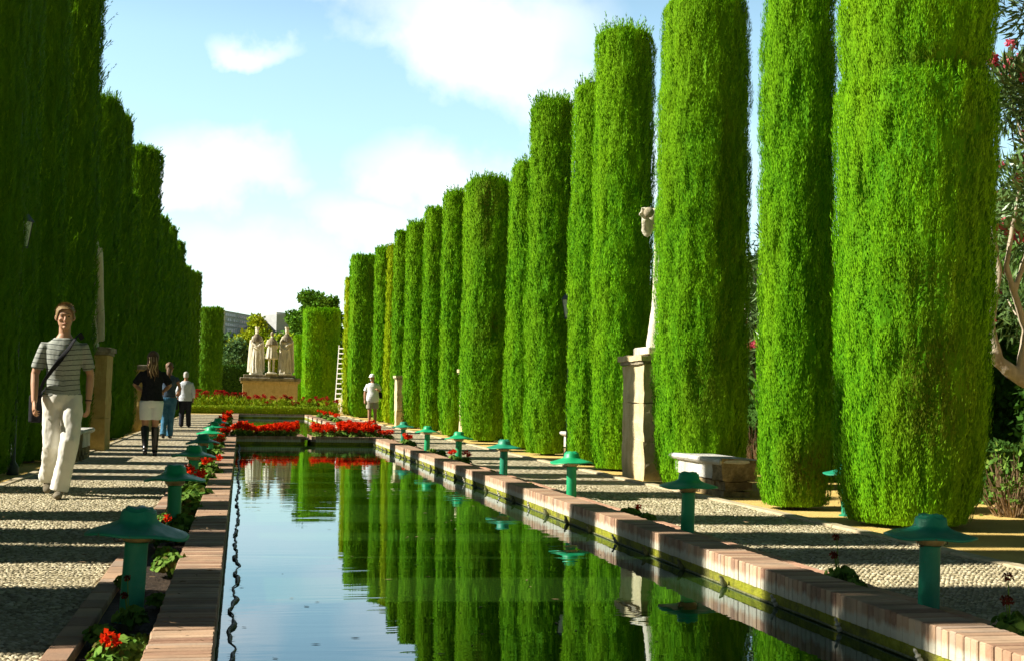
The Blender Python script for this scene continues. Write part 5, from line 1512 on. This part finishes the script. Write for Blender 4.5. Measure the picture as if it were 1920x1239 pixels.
put(pB, -.36, gy(-.4, 10.6), 'light green geranium between the second and third left lamps', GL_, .9)
put(pB, -.46, gy(-.4, 11.4), 'dark leafy geranium before the third left lamp', GL_, 1.05)
put(pB, -.36, gy(-.4, 12.0), 'broad geranium right of the third left lamp', GL_, 1.15)
put(pC, -.46, gy(-.4, 12.6), 'geranium with red heads under the hat of the third left lamp', GL_, 1.15)
put(pB, -.36, gy(-.4, 14.2), 'low geranium beyond the third left lamp', GL_, 1.1)
put(pC, -.30, gy(-.3, 15.2), 'red geranium leaning over the left brick edge', GL_, 1.1)
put(pB, -.40, gy(-.4, 16.4), 'pale leafy geranium near the fourth left lamp', GL_, 1.15)
for k, S in enumerate(np.arange(17.8, 28.6, 1.1)):
    put(pC if k % 2 else pB, -.42 + random.uniform(-.05, .08), gy(-.4, S), 'geranium in the far half of the left bed among the distant lamps', GL_ + ', far half', random.uniform(.9, 1.25))
put(pD, 3.30, gy(3.3, 5.72), 'dark wilted geranium right of the nearest right lamp', GR_, 1.0)
put(pB, 3.31, gy(3.3, 5.66), 'dark leafy tuft in the bottom right corner beside the wilted heads', GR_, .55)
put(pD, 3.26, gy(3.3, 7.25), 'geranium with three faded stalks left of the nearest right lamp', GR_, 1.0)
put(pB, 3.26, gy(3.3, 7.10), 'leafy tuft under the faded stalks by the right brick edge', GR_, .6)
put(pB, 3.25, gy(3.3, 7.62), 'small bright tuft left of the faded stalks', GR_, .4)
put(pA, 3.30, gy(3.3, 11.3), 'small geranium with one red head before the second right lamp', GR_, .72)
put(pB, 3.36, gy(3.3, 11.0), 'green tuft right of the single red head in the right bed', GR_, .6)
put(pB, 3.26, gy(3.3, 15.0), 'pale little plant between the third and fourth right lamps', GR_, .45)
put(pB, 3.28, gy(3.3, 17.4), 'dark tuft beside the fourth right lamp', GR_, .5)
put(pC, 3.26, gy(3.3, 19.4), 'spreading geranium with small red flowers by the fifth right lamp', GR_, .85)
put(pC, 3.24, gy(3.3, 20.2), 'sprawling green and red plant left of the fifth right lamp', GR_, .8)
put(pB, 3.28, gy(3.3, 22.9), 'dark green tuft between the fifth and sixth right lamps', GR_, .8)
put(pB, 3.34, gy(3.3, 22.2), 'second dark tuft just nearer than the sixth right lamp', GR_, .8)
put(pC, 3.26, gy(3.3, 25.6), 'red geranium in front of the seventh right lamp', GR_, 1.0)
put(pC, 3.24, gy(3.3, 26.2), 'red geranium close behind the one before the seventh right lamp', GR_, 1.0)
for k, (x, S, sc_) in enumerate(((-.37, 5.2, .5), (-.53, 5.35, .55), (-.36, 6.3, .45), (-.54, 6.8, .6), (-.40, 9.0, .8), (-.55, 10.2, .6), (-.44, 13.4, .9))):
    put(pB, x, gy(x, S), 'small shaded geranium tuft without flowers in the near left bed', GL_ + ', small tufts', sc_)
lm = MB()
for k in range(420):
    if k % 3 == 0: x = random.uniform(-2.3, -.75)
    elif k % 3 == 1: x = random.uniform(3.5, 4.8)
    else: x = random.choice((random.uniform(-.58, -.33), random.uniform(3.13, 3.35), random.uniform(-.3, -.1), random.uniform(5, 7.5)))
    S = random.uniform(4, 20); r = random.uniform(.007, .02); a = random.uniform(0, 6.28); z = .115 if -.32 < x < -.07 else .035
    if x in () or (-.6 < x < -.32) or (3.1 < x < 3.36): z = .006
    lm.add([(x + r * math.cos(a + t_) * e, YS(x, S) + r * math.sin(a + t_) * e, z + random.uniform(0, .008)) for t_, e in ((0, 1.5), (1.2, .5), (PI, 1.3), (PI + 1.3, .5))], [(0, 1, 2, 3)])
tag(lm.build('fallen_leaves', M['twig']), 'small dry brown leaves scattered over paths, beds and brick edge', 'leaves', kind='stuff')
# the two cross beds: dense rows of big red plants
pE = geranium_proto(.30, .20, 200, 9, .062, 8, lift=.09, leaf=.035)
pF = geranium_proto(.32, .20, 180, 11, .058, 9, lift=.11, leaf=.035)
random.seed(5)
for x0, x1, gname, lab in ((XL0 - .22, CH0 - .12, 'red geraniums in the left cross bed', 'red geranium in the dense cross bed left of the narrow channel'),
                           (CH1 + .14, XR1 + .30, 'red geraniums in the right cross bed', 'red geranium in the dense cross bed right of the narrow channel')):
    x = x0
    while x < x1:
        for yy2 in (YE + .48, YE + 1.02, YE + 1.62):
            hs = 1.0 if x < x1 - .35 or x0 < 0 else .7
            put(random.choice((pE, pF)), x + random.uniform(-.07, .07), yy2 + random.uniform(-.1, .1), lab, gname, random.uniform(.65, 1.05) * hs, z=.0 if (x < XL1 or x > XR0) else .03)
        x += .24
for S, X in ((34.5, -.42), (38, -.40), (41.5, -.42), (46, -.42)):
    put(pC, X, gy(X, S), 'red geranium in the left bed beyond the cross bed', 'far left bed geraniums', 1.5)
for S, X in ((45, 3.28), (48, 3.28), (51, 3.28), (55, 3.28), (34, 3.3)):
    put(pC, X, gy(X, S), 'faded geranium in the right bed beyond the cross bed', 'far right bed geraniums', 1.4)

# tall red flowers behind the low hedge
def canna_proto(H, seed):
    random.seed(seed); t = thing('red_bedding_plant', (0, 0, 0), 'tall leafy plant with dark red flower heads behind the low hedge', 'flower', 'red bedding plants before the plinth')
    n = 130; P = rng.normal(0, .16, (n, 3)); P[:, 2] = rng.uniform(.1, H * .78, n); out = unit(P * np.array([1, 1, .2]) + 1e-3)
    V, F, at = kites(P, unit(out + np.array([0, 0, .9]) + rng.normal(0, .3, (n, 3))), unit(out + rng.normal(0, .4, (n, 3))), np.full(n, .17), np.full(n, .032), rng.random(n))
    obj('leaves', np_mesh('leaves', V, F, M['box'], False, at), t)
    mb = MB(); hp = []
    for k in range(4):
        x, y = random.uniform(-.14, .14), random.uniform(-.14, .14); z = H * random.uniform(.82, 1.05); mb.tube([(x * .3, y * .3, 0), (x, y, z)], [.012, .006], 5); hp.append((x, y, z))
    mb.build('stems', M['box'], t)
    for p in hp:
        o = obj('flower_head', petal_cluster(.085, 16, 'darkred', 1.2), t, p); o.scale = (random.uniform(.7, 1.2),) * 3
    return t
cps = [canna_proto(.92, 1), canna_proto(1.02, 2), canna_proto(.82, 3)]
random.seed(9)
CL = 'tall leafy plant with dark red flower heads in the bed between hedge and plinth'
for S in (67.2, 69.2):
    x = -2.6
    while x < 4.9:
        put(random.choice(cps), x + random.uniform(-.1, .1), YS(x, S) + random.uniform(-.3, .3), CL, 'red bedding plants before the plinth', random.uniform(.62, 1.15), z=0)
        x += random.uniform(.24, .5)

# ------------------------------------------------------------------ distant building on its rise
mb = MB(); nx, ny = 40, 16; V = []
for j in range(ny):
    for i in range(nx):
        x = -700 + 1400 * i / (nx - 1); y = 420 + 1000 * j / (ny - 1)
        h = 40 * math.exp(-((y - 900) / 170) ** 2) * (1 + .15 * math.sin(x * .02)) - .5
        V.append((x, y, h))
F = [(j * nx + i, j * nx + i + 1, (j + 1) * nx + i + 1, (j + 1) * nx + i) for j in range(ny - 1) for i in range(nx - 1)]
mb.add(V, F); tag(mb.build('hill', M['hill'], smooth=True), kind='structure')
m, nt, out = newmat('concrete_facade'); M['conc'] = m
principled(nt, out, ramp(nt, noise(nt, objco(nt), .4, 4), [(.3, (.42, .44, .44)), (.7, (.52, .54, .54))]), .9, .2)
M['wing'] = mat_noise('painted_panel', (.50, .57, .62), (.58, .64, .68), .5)
M['cream'] = mat_noise('cream_wall', (.70, .68, .62), (.80, .78, .72), .3)
M['glass'] = mat_noise('dark_window', (.03, .05, .08), (.10, .14, .18), .8, .15, .6)
def world_at(px, S): 
    xc = ((px - 455) * CS / F_PX) * S
    return xc
def bpt(px, S):
    X = (px - 455) * CS * S / F_PX; return Vector((X, YS(X, S), 0))
t = thing('office_building', tuple(bpt(470, 890)), 'long grey office building with window bands on the skyline behind the trees', 'building')
t.location.z = 0
base = t.location.copy()
def wall_box(name, p, q, depth, z0, z1, mat):
    d = (q - p); L = d.length; d.normalize(); nrm = Vector((d.y, -d.x, 0)); mb = MB()
    c = [p - base, q - base, q - base - nrm * depth, p - base - nrm * depth]
    mb.add([(v.x, v.y, z0) for v in c] + [(v.x, v.y, z1) for v in c], [(3, 2, 1, 0), (4, 5, 6, 7), (0, 1, 5, 4), (1, 2, 6, 5), (2, 3, 7, 6), (3, 0, 4, 7)])
    return mb.build(name, M[mat], t), d, nrm, L
pL, pR = bpt(421, 842), bpt(514, 934)
wg, d, nrm, L = wall_box('wing', pL, pR, 16, 20, 53.5, 'wing')
wall_box('wing_end', bpt(402, 836), bpt(420.5, 842), 16, 20, 54.3, 'cream')
wall_box('stair_tower', bpt(501, 925), bpt(517, 921), 12, 20, 58.5, 'cream')
wall_box('blank_block', bpt(517.5, 899), bpt(556, 914), 24, 20, 55.5, 'conc')
mb = MB()
for k, zf in enumerate((52.3, 49.1, 45.9, 42.7)):
    n = 26
    for i in range(n):
        if random.random() < .12: continue
        s0 = L * (i + .15) / n; s1 = L * (i + .88) / n; mb = MB()
        a = pL + d * s0 + nrm * .05 - base; b = pL + d * s1 + nrm * .05 - base
        a2, b2 = a - nrm * .25, b - nrm * .25
        z0, z1 = zf - 1.7, zf
        mb.add([(a.x, a.y, z0), (b.x, b.y, z0), (b.x, b.y, z1), (a.x, a.y, z1), (a2.x, a2.y, z0), (b2.x, b2.y, z0), (b2.x, b2.y, z1), (a2.x, a2.y, z1)], [(0, 1, 2, 3), (7, 6, 5, 4), (0, 4, 5, 1), (3, 2, 6, 7), (0, 3, 7, 4), (1, 5, 6, 2)])
        mb.build('window', M['glass'], t)
mb = MB()
for k in range(4):
    a = pL - base + nrm * .3; b = pR - base + nrm * .3; zc = 53.6 - k * 3.2
    mb = MB(); mb.add([(a.x, a.y, zc - .2), (b.x, b.y, zc - .2), (b.x, b.y, zc + .2), (a.x, a.y, zc + .2), (a.x - nrm.x * .4, a.y - nrm.y * .4, zc - .2), (b.x - nrm.x * .4, b.y - nrm.y * .4, zc - .2), (b.x - nrm.x * .4, b.y - nrm.y * .4, zc + .2), (a.x - nrm.x * .4, a.y - nrm.y * .4, zc + .2)],
        [(0, 1, 2, 3), (7, 6, 5, 4), (0, 4, 5, 1), (3, 2, 6, 7), (0, 3, 7, 4), (1, 5, 6, 2)]); mb.build('floor_ledge', M['conc'], t)
for k in range(9):
    c = pL + d * L * random.uniform(.05, .95) - nrm * random.uniform(1, 8) - base; mb = MB(); mb.tube([(c.x, c.y, 53), (c.x, c.y, 53.5 + random.uniform(1, 2.6))], .14, 5); mb.build('antenna', M['iron'], t)
